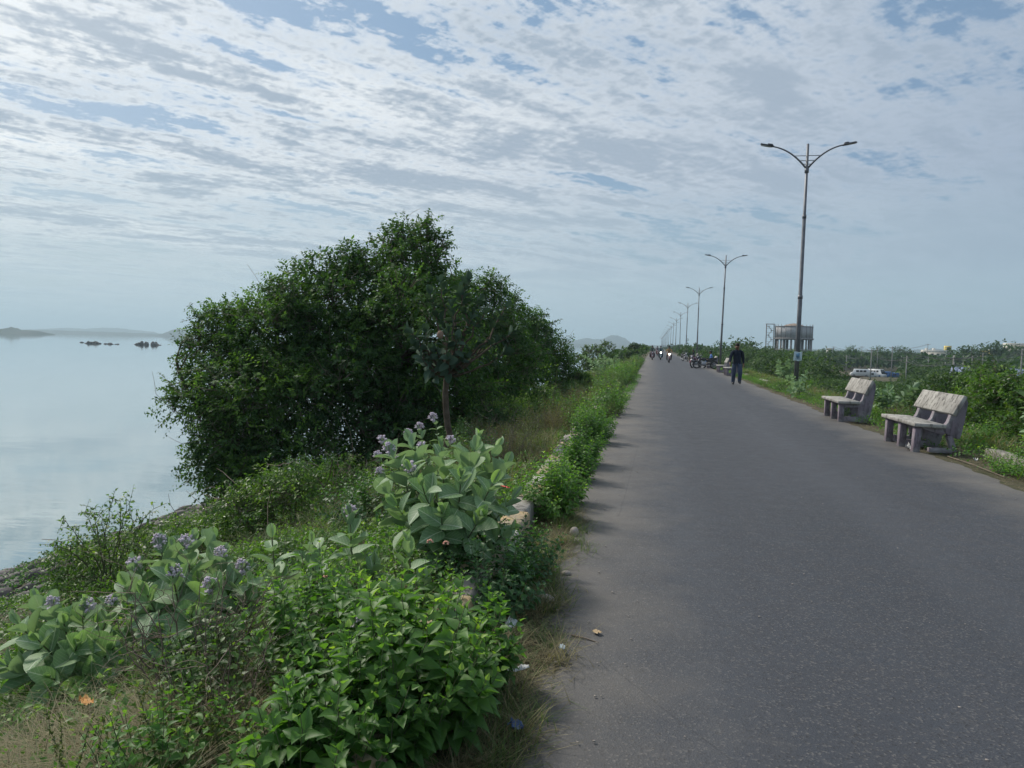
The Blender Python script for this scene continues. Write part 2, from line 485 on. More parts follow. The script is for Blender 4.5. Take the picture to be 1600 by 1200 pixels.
# water
m, t, b, o = base_mat('lake_water', .045, .5)
tc = N(t, 'ShaderNodeTexCoord'); P = tc.outputs['Object']
nb = noise(t, mapping(t, P, rot=(0, 0, R(-30)), scale=(.05, .12, 1)), 1, 4, .5)
c = mixc(t, nb, (.07, .150, .15), (.11, .20, .19))
link(t, c, b.inputs['Base Color']); link(t, ramp(t, noise(t, mapping(t, P, rot=(0, 0, R(-30)), scale=(.02, .09, 1)), 1, 3, .5), [(.42, .02), (.6, .07)]), b.inputs['Roughness']); b.inputs['IOR'].default_value = 1.33
h1 = noise(t, mapping(t, P, rot=(0, 0, R(-25)), scale=(.55, 1.8, 1)), 1.0, 3, .5)
h2 = noise(t, mapping(t, P, rot=(0, 0, R(-35)), scale=(.06, .22, 1)), 1.0, 2, .5)
bump(t, b, mth(t, 'ADD', mth(t, 'MULTIPLY', h1, .8), mth(t, 'MULTIPLY', h2, 2.2)), .055, .10)
gl = N(t, 'ShaderNodeBsdfGlossy'); gl.inputs['Color'].default_value = (.96, .97, .97, 1); gl.inputs['Roughness'].default_value = .03
fr = N(t, 'ShaderNodeFresnel'); fr.inputs['IOR'].default_value = 2.6
bn = [n for n in t.nodes if n.type == 'BUMP'][0]; link(t, bn.outputs[0], gl.inputs['Normal']); link(t, bn.outputs[0], fr.inputs['Normal'])
mx = N(t, 'ShaderNodeMixShader'); link(t, fr.outputs[0], mx.inputs[0]); link(t, b.outputs[0], mx.inputs[1]); link(t, gl.outputs[0], mx.inputs[2]); link(t, mx.outputs[0], o.inputs['Surface'])
M['water'] = m
xw = np.array([-5500, -3000, -1500, -600, -200, -80, -40, -20, -12.6]); yw = np.array([-150, -40, 0, 20, 60, 150, 400, 900, 2000, 3400, 5600])
setp(link_obj('water', grid_mesh('water', xw, yw, lambda X, Y: X * 0 + WZ, M['water'])), kind='structure')

# ridges: real solid ridges with rounded cross-sections
def ridge(name, p0, p1, prof, half, mat, seed=0, rough=.12, label=None):
    p0 = Vector(p0); p1 = Vector(p1); L = (p1 - p0); dirv = L.normalized(); nrm = Vector((-dirv.y, dirv.x, 0))
    n = 90; sec = [-1, -.7, -.42, -.2, 0, .2, .42, .7, 1]
    xs_ = [a for a, _ in prof]; hs = [h for _, h in prof]; hm = max(hs)
    V = []; F = []
    r = np.random.default_rng(seed)
    for i in range(n):
        f = i / (n - 1); h = float(np.interp(f, xs_, hs))
        q = p0 + L * f
        for s in sec:
            hh = h * (1 - abs(s)) ** .8 if abs(s) < 1 else -3 / 1
            hh = hh + (hm * rough * float(r.normal()) * (1 - abs(s)) * (h / hm) if abs(s) < 1 else 0)
            V.append((q.x + nrm.x * half * s, q.y + nrm.y * half * s, p0.z + hh))
    k = len(sec)
    for i in range(n - 1):
        for j in range(k - 1): F.append((i*k+j, i*k+j+1, (i+1)*k+j+1, (i+1)*k+j))
    ob = link_obj(name, new_mesh(name, V, F, [mat], smooth=True))
    return setp(ob, label=label, kind='structure')
M['hill'] = plain('scrub_hill', (.045, .065, .045), (.075, .08, .065), .02, .95, .1)
M['rock'] = plain('dark_lake_rock', (.050, .048, .046), (.10, .09, .08), .6, .9, .2, bmp=.5)
def base_at(u, vh, D):
    p = at(u, vh, D); return (p.x, p.y, WZ)
ridge('hill', base_at(-60, 521, 1500), base_at(68, 521, 1500), [(0, 8), (.3, 9), (.52, 9), (.62, 13.5), (.70, 9), (.8, 8), (.95, 6.5), (1, 0)], 60, M['hill'], 1)
ridge('far_shore', base_at(40, 521, 2900), base_at(760, 521, 2900), [(0, 14), (.1, 13), (.3, 9), (.5, 8), (1, 8)], 120, M['hill'], 2, .05)
ridge('hill', base_at(248, 521, 2700), base_at(316, 521, 2700), [(0, 0), (.18, 12), (.34, 27), (.45, 29), (.62, 30), (.75, 18), (.9, 7), (1, 0)], 90, M['hill'], 3, .06)
ridge('hill', base_at(60, 521, 4400), base_at(240, 521, 4400), [(0, 22), (.25, 34), (.4, 30), (.55, 40), (.7, 40), (.85, 30), (1, 22)], 120, M['hill'], 4, .04)
ridge('hill', base_at(868, 521, 3600), base_at(992, 521, 3600), [(0, 10), (.12, 24), (.28, 30), (.40, 41), (.47, 36), (.6, 38), (.70, 58), (.78, 57), (.88, 44), (1, 8)], 160, M['hill'], 5, .02)
ridge('hill', base_at(1380, 521, 2600), base_at(1640, 521, 2600), [(0, 10), (.2, 17), (.33, 24), (.45, 14), (.7, 20), (.8, 29), (1, 18)], 120, M['hill'], 6, .05)
ridge('far_shore', base_at(760, 521, 2900), base_at(1640, 521, 2900), [(0, 8), (.3, 11), (1, 12)], 120, M['hill'], 7, .05)

# rock islets in the lake
def islet(u, v, D, lw, hh, label, seed):
    r = np.random.default_rng(seed)
    p = at(u, v, D); cx, cy_ = p.x, p.y
    mb = MB()
    n = max(3, int(lw / 1.1))
    dx, dy = cos(YAW), sin(YAW)
    for i in range(n):
        f = (i + .5) / n - .5
        hx = hh * (1 - (2 * f) ** 4) * r.uniform(.55, 1.15)
        q = (cx + dx * f * lw + r.normal() * .3, cy_ + dy * f * lw + r.normal() * 1.2, WZ - .1)
        mb.ell(q, (lw / n * r.uniform(.7, 1.1), r.uniform(.9, 2.0), hx), 7, 5)
    me = mb.mesh('rock_islet', [M['rock']])
    co = np.array([v_.co[:] for v_ in me.vertices]); co += r.normal(size=co.shape) * .10
    me.vertices.foreach_set('co', co.astype(np.float32).ravel())
    setp(link_obj('rock_islet', me), label, 'rocks', 'rock islets in the lake')
islet(145, 533.3, 400, 9.5, 1.5, 'dark low rock islet far out in the lake, leftmost of the large ones', 1)
islet(170, 534, 395, 3.6, .9, 'small dark rock islet just right of the leftmost large islet', 2)
islet(231, 538, 400, 14.5, 2.1, 'long dark rock islet in the lake, widest of them all', 3)
islet(293, 542.5, 380, 5.5, 1.0, 'dark rock islet in the lake close to the tree edge', 4)
islet(130, 529.5, 430, .9, .7, 'tiny rock tip in the lake left of all the islets', 5)
islet(180, 534.6, 392, 1.0, .6, 'tiny rock tip in the lake between the two large islets', 6)

# haze
m = bpy.data.materials.new('haze'); m.use_nodes = True
t = m.node_tree
for n in list(t.nodes): t.nodes.remove(n)
pv = N(t, 'ShaderNodeVolumePrincipled'); o = N(t, 'ShaderNodeOutputMaterial')
pv.inputs['Density'].default_value = HAZE
pv.inputs['Color'].default_value = (.66, .86, .98, 1)
pv.inputs['Anisotropy'].default_value = 0.2
link(t, pv.outputs[0], o.inputs['Volume'])
mb = MB(); mb.box((0, 3000, 65.25), (13600, 7400, 149.5))
if HAZE > 0:
    hz = mb.build('haze', m); setp(hz, kind='stuff')
# ------------------------------------------------------------------ built things
m, t, b, o = base_mat('pole_metal', .5, .5)
tc = N(t, 'ShaderNodeTexCoord')
f = noise(t, tc.outputs['Object'], 5, 6, .6)
link(t, mixc(t, ramp(t, f, [(.4, 0.), (.7, 1.)]), (.13, .135, .15), (.20, .20, .21)), b.inputs['Base Color'])
b.inputs['Metallic'].default_value = .35
M['pole'] = m
M['pole_low'] = plain('weathered_pole_paint', (.28, .28, .30), (.19, .19, .20), 6, .7)
M['lamp_dark'] = plain('lamp_housing', (.06, .065, .075), (.09, .09, .10), 8, .5)
M['lamp_glass'] = plain('lamp_lens', (.5, .5, .48), (.4, .4, .38), 8, .3)

def concrete(name, c1, c2, stain, blotch=None):
    m, t, b, o = base_mat(name, .9, .2)
    tc = N(t, 'ShaderNodeTexCoord'); P = tc.outputs['Object']
    n1 = noise(t, P, 3.5, 8, .65); n2 = noise(t, mapping(t, P, scale=(5, 5, 1.2)), 3, 8, .7); n3 = noise(t, P, 60, 4, .6)
    c = mixc(t, ramp(t, n1, [(.4, 0.), (.62, 1.)]), c1, c2)
    c = mixc(t, ramp(t, n2, [(.50, 0.), (.60, .75), (.8, 1.)]), c, stain)
    if blotch: c = mixc(t, ramp(t, noise(t, P, 2.1, 5, .6), [(.48, 0.), (.56, .85)]), c, blotch)
    c = mixc(t, ramp(t, n3, [(.55, 0.), (.8, .4)]), c, (.08, .08, .07))
    link(t, c, b.inputs['Base Color'])
    bump(t, b, mth(t, 'ADD', n1, mth(t, 'MULTIPLY', n3, .5)), .6, .01)
    return m
M['bench_slab'] = concrete('bench_slab', (.42, .405, .375), (.29, .275, .255), (.075, .07, .065))
M['bench_mauve'] = concrete('bench_mauve', (.25, .205, .245), (.235, .21, .235), (.11, .10, .11), (.32, .31, .32))
M['bench_pink'] = concrete('bench_pink', (.55, .40, .45), (.45, .37, .42), (.2, .17, .19))
M['kerb_grey'] = concrete('kerb_grey', (.33, .31, .28), (.24, .22, .20), (.11, .10, .085))
M['kerb_white'] = concrete('kerb_white', (.55, .53, .48), (.38, .36, .33), (.13, .12, .10))
M['kerb_yellow'] = concrete('kerb_yellow', (.42, .31, .17), (.36, .32, .25), (.16, .13, .09))
M['tank'] = concrete('tank_concrete', (.46, .46, .47), (.38, .37, .37), (.18, .17, .17))
M['tank_dark'] = concrete('tank_columns', (.30, .28, .27), (.24, .22, .21), (.10, .09, .09))
M['dome'] = concrete('tank_dome', (.30, .22, .17), (.25, .19, .15), (.14, .11, .09))

# ---- street lamps
def ARMZ(f): return 8.43 + .60 * (1 - (1 - f) ** 2.3) + .22 * f
def lamp_parts():
    H = 9.3
    P = {}
    mb = MB(); mb.tube([(0,0,0), (0,0,3.6), (0,0,3.62), (0,0,6.6), (0,0,6.62), (0,0,H)], [.088, .080, .070, .064, .055, .046], 12, 0); mb.box((0,0,.012), (.34,.34,.024)); mb.tube([(0,0,3.55),(0,0,3.68)], .092, 12); mb.tube([(0,0,6.55),(0,0,6.68)], .076, 12)
    P['pole'] = mb.mesh('pole', [M['pole']], True)
    def arm(s):
        pts = []
        for i in range(13):
            f = i / 12
            x = 1.27 * f
            z = ARMZ(f)
            pts.append((s * (.05 + x), 0, z))
        mb = MB(); mb.tube(pts, [.036 - .012 * i / 12 for i in range(13)], 8)
        return mb.mesh('arm', [M['pole']], True), pts
    def head(s, pts):
        e = Vector(pts[-1]); d = (e - Vector(pts[-2])).normalized()
        ang = atan2(d.z, d.x)
        rot = Matrix.Rotation(-ang, 3, 'Y')
        mb = MB(); mb.box(e + d * .14 + Vector((0,0,.005)), (.50, .17, .055), 0, rot, .8); mb.box(e + d * .02 + Vector((0, 0, .05)), (.20, .12, .06), 0, rot, .7)
        h = mb.mesh('lamp_head', [M['lamp_dark']], bevel=.008)
        mb = MB(); mb.box(e + d * .17 - Vector((0,0,.028)), (.34, .13, .012), 0, rot)
        return h, mb.mesh('lens', [M['lamp_glass']])
    P['arms'] = []
    for s in (-1, 1):
        a, pts = arm(s); h, l = head(s, pts); P['arms'].append((a, h, l))
    P['bars'] = []
    a_pts = [(.05 + 1.27 * i / 48, ARMZ(i / 48)) for i in range(49)]
    for zb in (8.56, 8.69, 8.87):
        xb = float(np.interp(zb, [p[1] for p in a_pts], [p[0] for p in a_pts]))
        mb = MB(); mb.tube([(-xb, 0, zb), (xb, 0, zb)], .014, 6)
        P['bars'].append(mb.mesh('cross_bar', [M['pole']]))
    mb = MB(); mb.tube([(0,0,8.24),(0,0,8.40)], .078, 10)
    P['collar'] = mb.mesh('collar', [M['pole']])
    return P
LP = lamp_parts()
POLX = 5.3
ords = ['nearest street lamp, tall grey pole with two arms and a paper notice tied to it', 'second street lamp from the camera, with a dark blob on its right lamp head', 'third street lamp from the camera, grey double armed pole', 'fourth street lamp from the camera, grey double armed pole', 'fifth street lamp from the camera, small double armed pole', 'sixth street lamp from the camera, small double armed pole over the riders']
for i in range(20):
    y = 28.6 + 33.0 * i
    nth = ('first second third fourth fifth sixth seventh eighth ninth tenth eleventh twelfth thirteenth fourteenth fifteenth sixteenth seventeenth eighteenth nineteenth twentieth').split()[i]
    lab = ords[i] if i < len(ords) else nth + ' street lamp from the camera, thin and faint towards the vanishing point'
    o = empty('street_lamp', (POLX + random.uniform(-.06, .06), y, gzf(POLX, y) - .02), random.uniform(-.03, .03), lab, 'street lamp', 'street lamps along the right side of the road')
    o.rotation_euler[1] = [.004, .016, .0, .008][i] if i < 4 else random.uniform(-.008, .008)
    if i == 0: POLE0 = o
    link_obj('pole', LP['pole'], o)
    for a, h, l in LP['arms']:
        ao = link_obj('arm', a, o)
        ho = link_obj('lamp_head', h, o); link_obj('lens', l, ho)
    for bme in LP['bars']: link_obj('cross_bar', bme, o)
    link_obj('collar', LP['collar'], o)
# notice on the nearest pole
M['notice'] = plain('notice_paper', (.55, .68, .72), (.62, .72, .74), 20, .6)
M['notice_ink'] = plain('notice_ink', (.10, .22, .36), (.16, .30, .42), 30, .6)
tt = empty('paper_notice', (POLE0.location.x - .01 + .02, POLE0.location.y - .088, 1.36), 0.06, 'pale blue paper notice tied round the nearest street lamp pole', 'notice')
V = []; F = []
for j in range(7):
    for i in range(9):
        a = (i / 8 - .5) * .30; z = (j / 6 - .5) * .34
        V.append((a + .012 * j / 6, .012 * sin(i * 1.3 + j) + abs(a) * abs(a) * .5, z + .012 * sin(i)))
for j in range(6):
    for i in range(8): F.append((j*9+i, j*9+i+1, (j+1)*9+i+1, (j+1)*9+i))
link_obj('sheet', new_mesh('sheet', V, F, [M['notice']], smooth=True), tt)
mb = MB(); mb.box((.0, -.0185, .03), (.13, .002, .17)); mb.box((0, -.0185, -.10), (.19, .002, .025))
mb.build('print', [M['notice_ink']], tt)

# ---- benches
def bench_frame(broken=0):
    """side frame in the x (front to back, 0 = front) / z plane, thickness along y"""
    T = .055
    mb = MB()
    if broken:
        mb.box((.055, 0, .205), (.11, 2*T*1.1, .41), 0, Matrix.Rotation(R(1.5), 3, 'Y'))
        mb.prism([(.14, .385), (.46, .31), (.50, .36), (.50, .425), (.10, .425)], -T, T)
        mb.prism([(.52, .30), (.62, .05), (.70, .05), (.60, .32)], -T, T)
        mb.prism([(.26, .02), (.62, .02), (.64, .10), (.26, .09)], -T, T)
    else:
        mb.prism([(0, 0), (.12, 0), (.12, .42), (0, .42)], -T, T)
        mb.prism([(.121, .34), (.42, .34), (.42, .42), (.121, .42)], -T, T)
        mb.prism([(.121, .02), (.46, .02), (.46, .13), (.121, .13)], -T, T)
    # rear post, hollowed on its front side and rising to carry the back
    front = [(.42 if not broken else .46, .36 if broken else .131), (.42, .42), (.47, .46), (.515, .52), (.54, .60), (.555, .66)]
    back = [(.70, .93), (.775, .90), (.80, .84), (.775, .60), (.74, .34)]
    low = [] if broken else [(.66, 0), (.461, 0), (.461, .131)]
    if broken: low = [(.72, .26), (.60, .28)]
    mb.prism(front + [(.565, .665), (.665, .93)] + back + low, -T, T)
    return mb
def make_bench(name_lab, p0, length, rz, frames=(0, 0, 0), group='concrete benches along the right side of the road', pink=True, tilt=0.0):
    root = empty('concrete_bench', p0, rz, name_lab, 'bench', group)
    root.rotation_euler[1] = tilt; root.scale = (.93, 1, 1)
    # local: y along the bench 0..length, x 0 front .. .8 back
    mb = MB(); mb.prism([(-.05, .425), (.45, .425), (.455, .485), (-.05, .485)], 0, length)
    mb.build('seat', [M['bench_slab']], root, bevel=.008)
    mb = MB(); mb.prism([(.52, .665), (.575, .625), (.73, .935), (.69, .965), (.665, .96)], -.02, length + .02)
    mb.build('backrest', [M['bench_slab']], root, bevel=.008)
    for k, yk in enumerate((.16, length / 2, length - .16)):
        mb = bench_frame(frames[k])
        fo = mb.build('side_frame', [M['bench_mauve']], root, bevel=.005, loc=(0, yk, 0))
        if frames[k]: fo['label'] = 'broken side frame with its front leg split off'
    return root
make_bench('nearest concrete bench, grey seat and back on mauve frames, right hand frame broken', (4.12, 12.28, .0), 1.62, R(1.0), (1, 0, 0), tilt=R(1.5))
make_bench('second concrete bench from the camera, whole, with a pale plant under its seat', (4.10, 16.95, .0), 1.70, R(-.5))
make_bench('third concrete bench, seen end on just right behind the walking man', (4.08, 42.4, .0), 1.8, 0)
make_bench('fourth concrete bench, pale back and mauve frames, left of the walking man', (4.08, 47.6, .0), 1.8, 0)
make_bench('far concrete bench on which a man in a blue shirt sits', (4.08, 56.8, .0), 1.8, 0)
make_bench('farthest concrete bench, under a person in dark clothes', (4.08, 82.0, .0), 1.8, 0)

# ---- low kerb walls on both sides, laid in painted lengths
def kerb(name, xf, y0, y1, h, wd, seg, mats, lab, gap=()):
    x = xf(y0)
    root = empty(name, (x, y0, 0), 0, lab, 'kerb wall')
    y = y0; k = 0
    while y < y1:
        L = seg * random.uniform(.85, 1.15)
        if not any(a < y < b_ for a, b_ in gap):
            mb = MB(); dz = random.uniform(-.025, .02)
            mb.box((xf(y + L / 2) - x + random.uniform(-.015, .015), y - y0 + L / 2, (h + dz) / 2 - .06), (wd, L - .012, h + dz + .12), 0, Matrix.Rotation(random.uniform(-.012, .012), 3, 'Z') @ Matrix.Rotation(random.uniform(-.02, .02), 3, 'Y'))
            mb.build('kerb_block', [mats[k % len(mats)]], root, bevel=.02)
        y += L; k += 1
KX = lambda y: float(np.interp(y, [-1, 2.5, 6, 10, 46], [-.93, -.99, -1.10, -1.20, -1.45]))
kerb('kerb_wall', KX, -.5, 46, .20, .20, .55, [M['kerb_grey'], M['kerb_yellow'], M['kerb_white'], M['kerb_yellow']], 'low painted kerb wall on the left edge, yellow and grey blocks half hidden by weeds')
kerb('kerb_wall', lambda y: 5.1, 4, 60, .17, .20, 1.3, [M['kerb_grey']], 'low grey concrete kerb wall on the right edge behind the benches', gap=((11, 24.2), (29, 33), (36, 41)))

# ---- water tower
def water_tower():
    c = at(1239, 545, 270); cx, cy_ = c.x, c.y; g = -5.0
    root = empty('water_tower', (cx, cy_, g), atan2(cy_, cx) - PI / 2, 'big concrete water tower with a round tank on many columns behind the trees', 'water tower')
    zt0, zt1, RR = 9.2 - .0, 13.4, 6.7
    zt0 = 1.6 - g + (547 - 530) / FPX * 270 ; zt1 = 1.6 - g + (547 - 511.5) / FPX * 270
    mb = MB(); mb.tube([(0,0,zt0 + .25), (0,0,zt1)], RR, 40); mb.build('tank', [M['tank']], root)
    mb = MB(); mb.tube([(0,0,zt0 - .30), (0,0,zt0 + .25)], RR + .45, 40); mb.build('ring_beam', [M['tank_dark']], root)
    mb = MB(); mb.tube([(0,0,zt1), (0,0,zt1 + .2)], RR + .15, 40); mb.build('tank_rim', [M['tank_dark']], root)
    mb = MB()
    rs = [RR * .62, RR * .55, RR * .42, RR * .25, RR * .05]
    mb.tube([(0,0,zt1 + .2 + 1.15 * (1 - (r_ / (RR * .62)) ** 2)) for r_ in rs], rs, 32); mb.build('dome', [M['dome']], root, smooth=True)
    for k in range(14):
        a = 2 * PI * k / 14 + .1
        mb = MB(); mb.tube([(cos(a) * (RR - .3), sin(a) * (RR - .3), 0), (cos(a) * (RR - .3), sin(a) * (RR - .3), zt0 - .3)], .32, 8); mb.build('column', [M['tank_dark']], root)
    for k in range(6):
        a = 2 * PI * k / 6 + .3
        mb = MB(); mb.tube([(cos(a) * 3.2, sin(a) * 3.2, 0), (cos(a) * 3.2, sin(a) * 3.2, zt0 - .3)], .32, 8); mb.build('column', [M['tank_dark']], root)
    zb = zt0 - 4.2
    for zz in (zb, zb - 3.8):
        mb = MB()
        for k in range(14):
            a0 = 2 * PI * k / 14 + .1; a1 = a0 + 2 * PI / 14
            mb.tube([(cos(a0) * (RR - .3), sin(a0) * (RR - .3), zz), (cos(a1) * (RR - .3), sin(a1) * (RR - .3), zz)], .22, 6)
        mb.build('brace_ring', [M['tank']], root)
    # panels of the tank: shallow pilasters
    for k in range(22):
        a = 2 * PI * k / 22
        mb = MB(); mb.box((cos(a) * (RR + .02), sin(a) * (RR + .02), (zt0 + zt1) / 2 + .12), (.16, .22, zt1 - zt0 - .3), 0, Matrix.Rotation(a, 3, 'Z')); mb.build('pilaster', [M['tank_dark']], root)
    for k in range(22):
        a = 2 * PI * k / 22
        mb = MB(); mb.tube([(cos(a) * RR, sin(a) * RR, zt1 + .2), (cos(a) * RR, sin(a) * RR, zt1 + .95)], .05, 5); mb.build('railing_post', [M['tank_dark']], root)
    # stair tower on the left
    sx = -RR - 1.75; st = MB()
    for ax in (-1.35, 1.35):
        for ay in (-1.3, 1.3):
            mb = MB(); mb.box((sx + ax, ay, (zt1 + .9) / 2), (.26, .26, zt1 + .9)); mb.build('stair_post', [M['tank_dark']], root)
    nlev = 9
    for k in range(nlev + 1):
        z = (zt1 + .2) * k / nlev
        mb = MB(); mb.box((sx + (-.75 if k % 2 else .75), 0, z), (1.3, 2.9, .16)); mb.build('landing', [M['tank']], root)
        if k < nlev:
            z2 = (zt1 + .2) * (k + 1) / nlev
            s = 1 if k % 2 else -1
            mb = MB()
            for q in range(8):
                f = q / 7
                mb.box((sx - s * .75 + s * 1.5 * f, -.65 if k % 2 else .65, z + (z2 - z) * f), (.28, 1.1, .2))
            mb.build('stair_flight', [M['tank']], root)
            mb = MB(); mb.box((sx + .0, -1.32, z + .9), (2.7, .08, .08)); mb.build('stair_rail', [M['tank_dark']], root)
    mb = MB(); mb.box((sx, 0, zt1 + 1.0), (3.2, 3.2, .18)); mb.build('stair_roof', [M['tank_dark']], root)
water_tower()

# ---- utility poles in the low land and their wires
M['upole'] = plain('utility_pole', (.27, .27, .265), (.20, .20, .19), 3, .8)
M['wire'] = plain('wire', (.10, .10, .10), None, 3, .6)
UP = []
def utility_pole(u, vtop, vbot, D, lab, brace=False, arms=1):
    p = at(u, vbot, D); g = gzf(p.x, p.y); zt = at(u, vtop, D).z
    root = empty('utility_pole', (p.x, p.y, g), YAW * .2 + random.uniform(-.2, .2), lab, 'utility pole', 'utility poles in the low land on the right')
    mb = MB(); mb.tube([(0,0,0), (0,0,zt - g)], [.11, .07], 8); mb.build('pole', [M['upole']], root)
    for k in range(arms):
        mb = MB(); mb.box((0, -.12, zt - g - .25 - .6 * k), (1.3, .06, .07)); ca = mb.build('cross_arm', [M['upole']], root)
        for s in (-.7, 0, .7):
            mb = MB(); mb.tube([(s, -.12, zt - g - .2 - .6 * k), (s, -.12, zt - g - .02 - .6 * k)], [.04, .03], 6); mb.build('insulator', [M['kerb_white']], ca)
    if brace:
        mb = MB(); mb.tube([(0, 0, (zt - g) * .8), (1.5, .3, 0)], [.07, .09], 6); mb.build('strut', [M['upole']], root)
    UP.append((Vector((p.x, p.y, zt - .25)), root.rotation_euler[2]))
UPL = [(1360, 545, 587, 105, 'utility pole standing right behind the parked white vans', 0), (1393, 541, 575, 130, 'pale utility pole a little right of the white vans', 0),
       (1415, 556, 597, 95, 'utility pole midway between the two benches in the photo', 0), (1487, 555, 616, 62, 'nearest utility pole with a slanting strut, above the near bench', 1),
       (1518, 556, 578, 120, 'utility pole left of the blue roof', 0), (1595, 545, 582, 90, 'utility pole at the right edge of the picture', 0), (1322, 555, 575, 170, 'short looking utility pole left of the vans', 0),
       (1449, 537, 556, 230, 'thin utility pole against the sky above the far trees', 0), (1535, 551, 570, 150, 'utility pole between blue roof and far trees', 0), (1450, 557, 574, 160, 'utility pole in front of the yellow and white building', 0), (1302, 541, 556, 260, 'far utility pole right of the water tower', 0), (1346, 541, 558, 240, 'far utility pole among the middle trees', 0), (1371, 543, 560, 230, 'far utility pole left of the pale tall one', 0)]
for u, a, b_, D, lab, br in UPL: utility_pole(u, a, b_, D, lab, bool(br), 2 if D < 100 else 1)
mb = MB()
def wire(a, b_):
    n = 10
    for off in (-.7, 0, .7):
        pts = []
        for i in range(n + 1):
            f = i / n
            q = a.lerp(b_, f); q = q + Vector((off * .8, off * .3, -.9 * 4 * f * (1 - f)))
            pts.append(q)
        mb.tube(pts, .018, 4)
for i, j in ((5, 3), (3, 2), (2, 0), (0, 6), (5, 4), (4, 1), (8, 9), (9, 1), (10, 11), (11, 12), (12, 7)):
    wire(UP[i][0], UP[j][0])
setp(mb.build('power_line', [M['wire']]), 'thin sagging power lines strung between the utility poles in the low land', 'power line')

# ---- far buildings, vans, blue roof
M['white_wall'] = plain('white_wall', (.72, .70, .64), (.6, .58, .52), 1.5, .8)
M['yellow_wall'] = plain('yellow_wall', (.72, .58, .18), (.62, .50, .2), 1.5, .8)
M['window'] = plain('window_dark', (.03, .035, .04), (.05, .05, .05), 2, .2, .5)
M['roof_blue'] = plain('blue_roof', (.13, .17, .30), (.19, .22, .33), .6, .45)
M['roof_red'] = plain('red_roof', (.25, .12, .09), (.2, .13, .1), .6, .8)
def building(u, vb, D, wd, dp, h, label, mat='white_wall', floors=1, bays=4, parapet=True, extra=None, rz=0, gbase=None, name='building'):
    p = at(u, vb, D); g = gbase if gbase is not None else p.z
    root = empty(name, (p.x, p.y, g), YAW - R(24) + rz, label, 'building')
    mb = MB(); mb.box((0, 0, h / 2 - 1.5), (wd, dp, h + 3)); mb.build('wall', [M[mat]], root)
    mb = MB(); mb.box((0, 0, h + .12), (wd + .5, dp + .5, .24)); mb.build('roof', [M[mat]], root)
    if parapet:
        mb = MB()
        for s in (-1, 1): mb.box((0, s * dp / 2, h + .55), (wd + .3, .18, .62)); mb.box((s * wd / 2, 0, h + .55), (.18, dp - .4, .62))
        mb.build('parapet', [M[mat]], root)
    fh = h / floors
    for f in range(floors):
        for k in range(bays):
            x = -wd / 2 + wd * (k + .5) / bays
            mb = MB(); mb.box((x, -dp / 2 - .02, f * fh + fh * .55), (min(1.4, wd / bays * .5), .08, fh * .42)); wo = mb.build('window', [M['window']], root)
            mb = MB(); mb.box((x, -dp / 2 - .10, f * fh + fh * .32), (min(1.7, wd / bays * .65), .22, .1)); mb.build('sill', [M[mat]], wo)
    if extra: extra(root, wd, dp, h)
    return root
def ex1(root, wd, dp, h):
    mb = MB(); mb.box((wd / 2 - 1.1, 0, h + 1.4), (2.0, 3, 2.2)); so = mb.build('stair_room', [M['yellow_wall']], root)
    mb = MB(); mb.box((wd / 2 - 1.1, -1.53, h + 1.3), (.9, .08, 1.5)); mb.build('door', [M['window']], so)
    for x in (-wd / 2 + 1.2, -wd / 2 + 3.5):
        mb = MB(); mb.tube([(x, 0, h + .2), (x, 0, h + 1.5)], .5, 10); mb.build('water_tank', [M['white_wall']], root)
building(1463, 558, 260, 9, 8, 1.7, 'low white building with a yellow stair room on its roof among far trees', 'white_wall', 1, 5, extra=ex1, name='rural_house')
building(1590, 547, 300, 9, 8, 2.0, 'white house at the far right edge above the trees', 'white_wall', 1, 4, name='rural_house')
building(1543, 558, 260, 4, 5, 1.8, 'small cream house between two far tree crowns', 'yellow_wall', 1, 2, name='rural_house')
building(1297, 550, 300, 3, 3, 1.4, 'tiny white hut right of the water tower', 'white_wall', 1, 1, parapet=False, name='rural_house')
# blue sheet roof shed
def shed():
    p = at(1572, 580, 105)
    root = empty('blue_roofed_shed', (p.x, p.y, gzf(p.x, p.y)), R(-22), 'long shed with a blue sheet roof behind the big tree on the right', 'shed')
    h = p.z - gzf(p.x, p.y)
    mb = MB(); mb.box((0, 0, h / 2 - .2), (13, 5, h - .4)); mb.build('wall', [M['upole']], root)
    for k in range(14):
        mb = MB(); mb.prism([(-3.2, h - .5), (3.2, h + .35), (3.2, h + .27), (-3.2, h - .58)], -7 + k + .01, -7 + k + .985, 'x', 0); mb.build('roof_panel', [M['roof_blue']], root)
    for k in range(5):
        mb = MB(); mb.box((-5 + k * 2.5, -2.53, h * .5), (1.0, .08, 1.0)); mb.build('window', [M['window']], root)
shed()
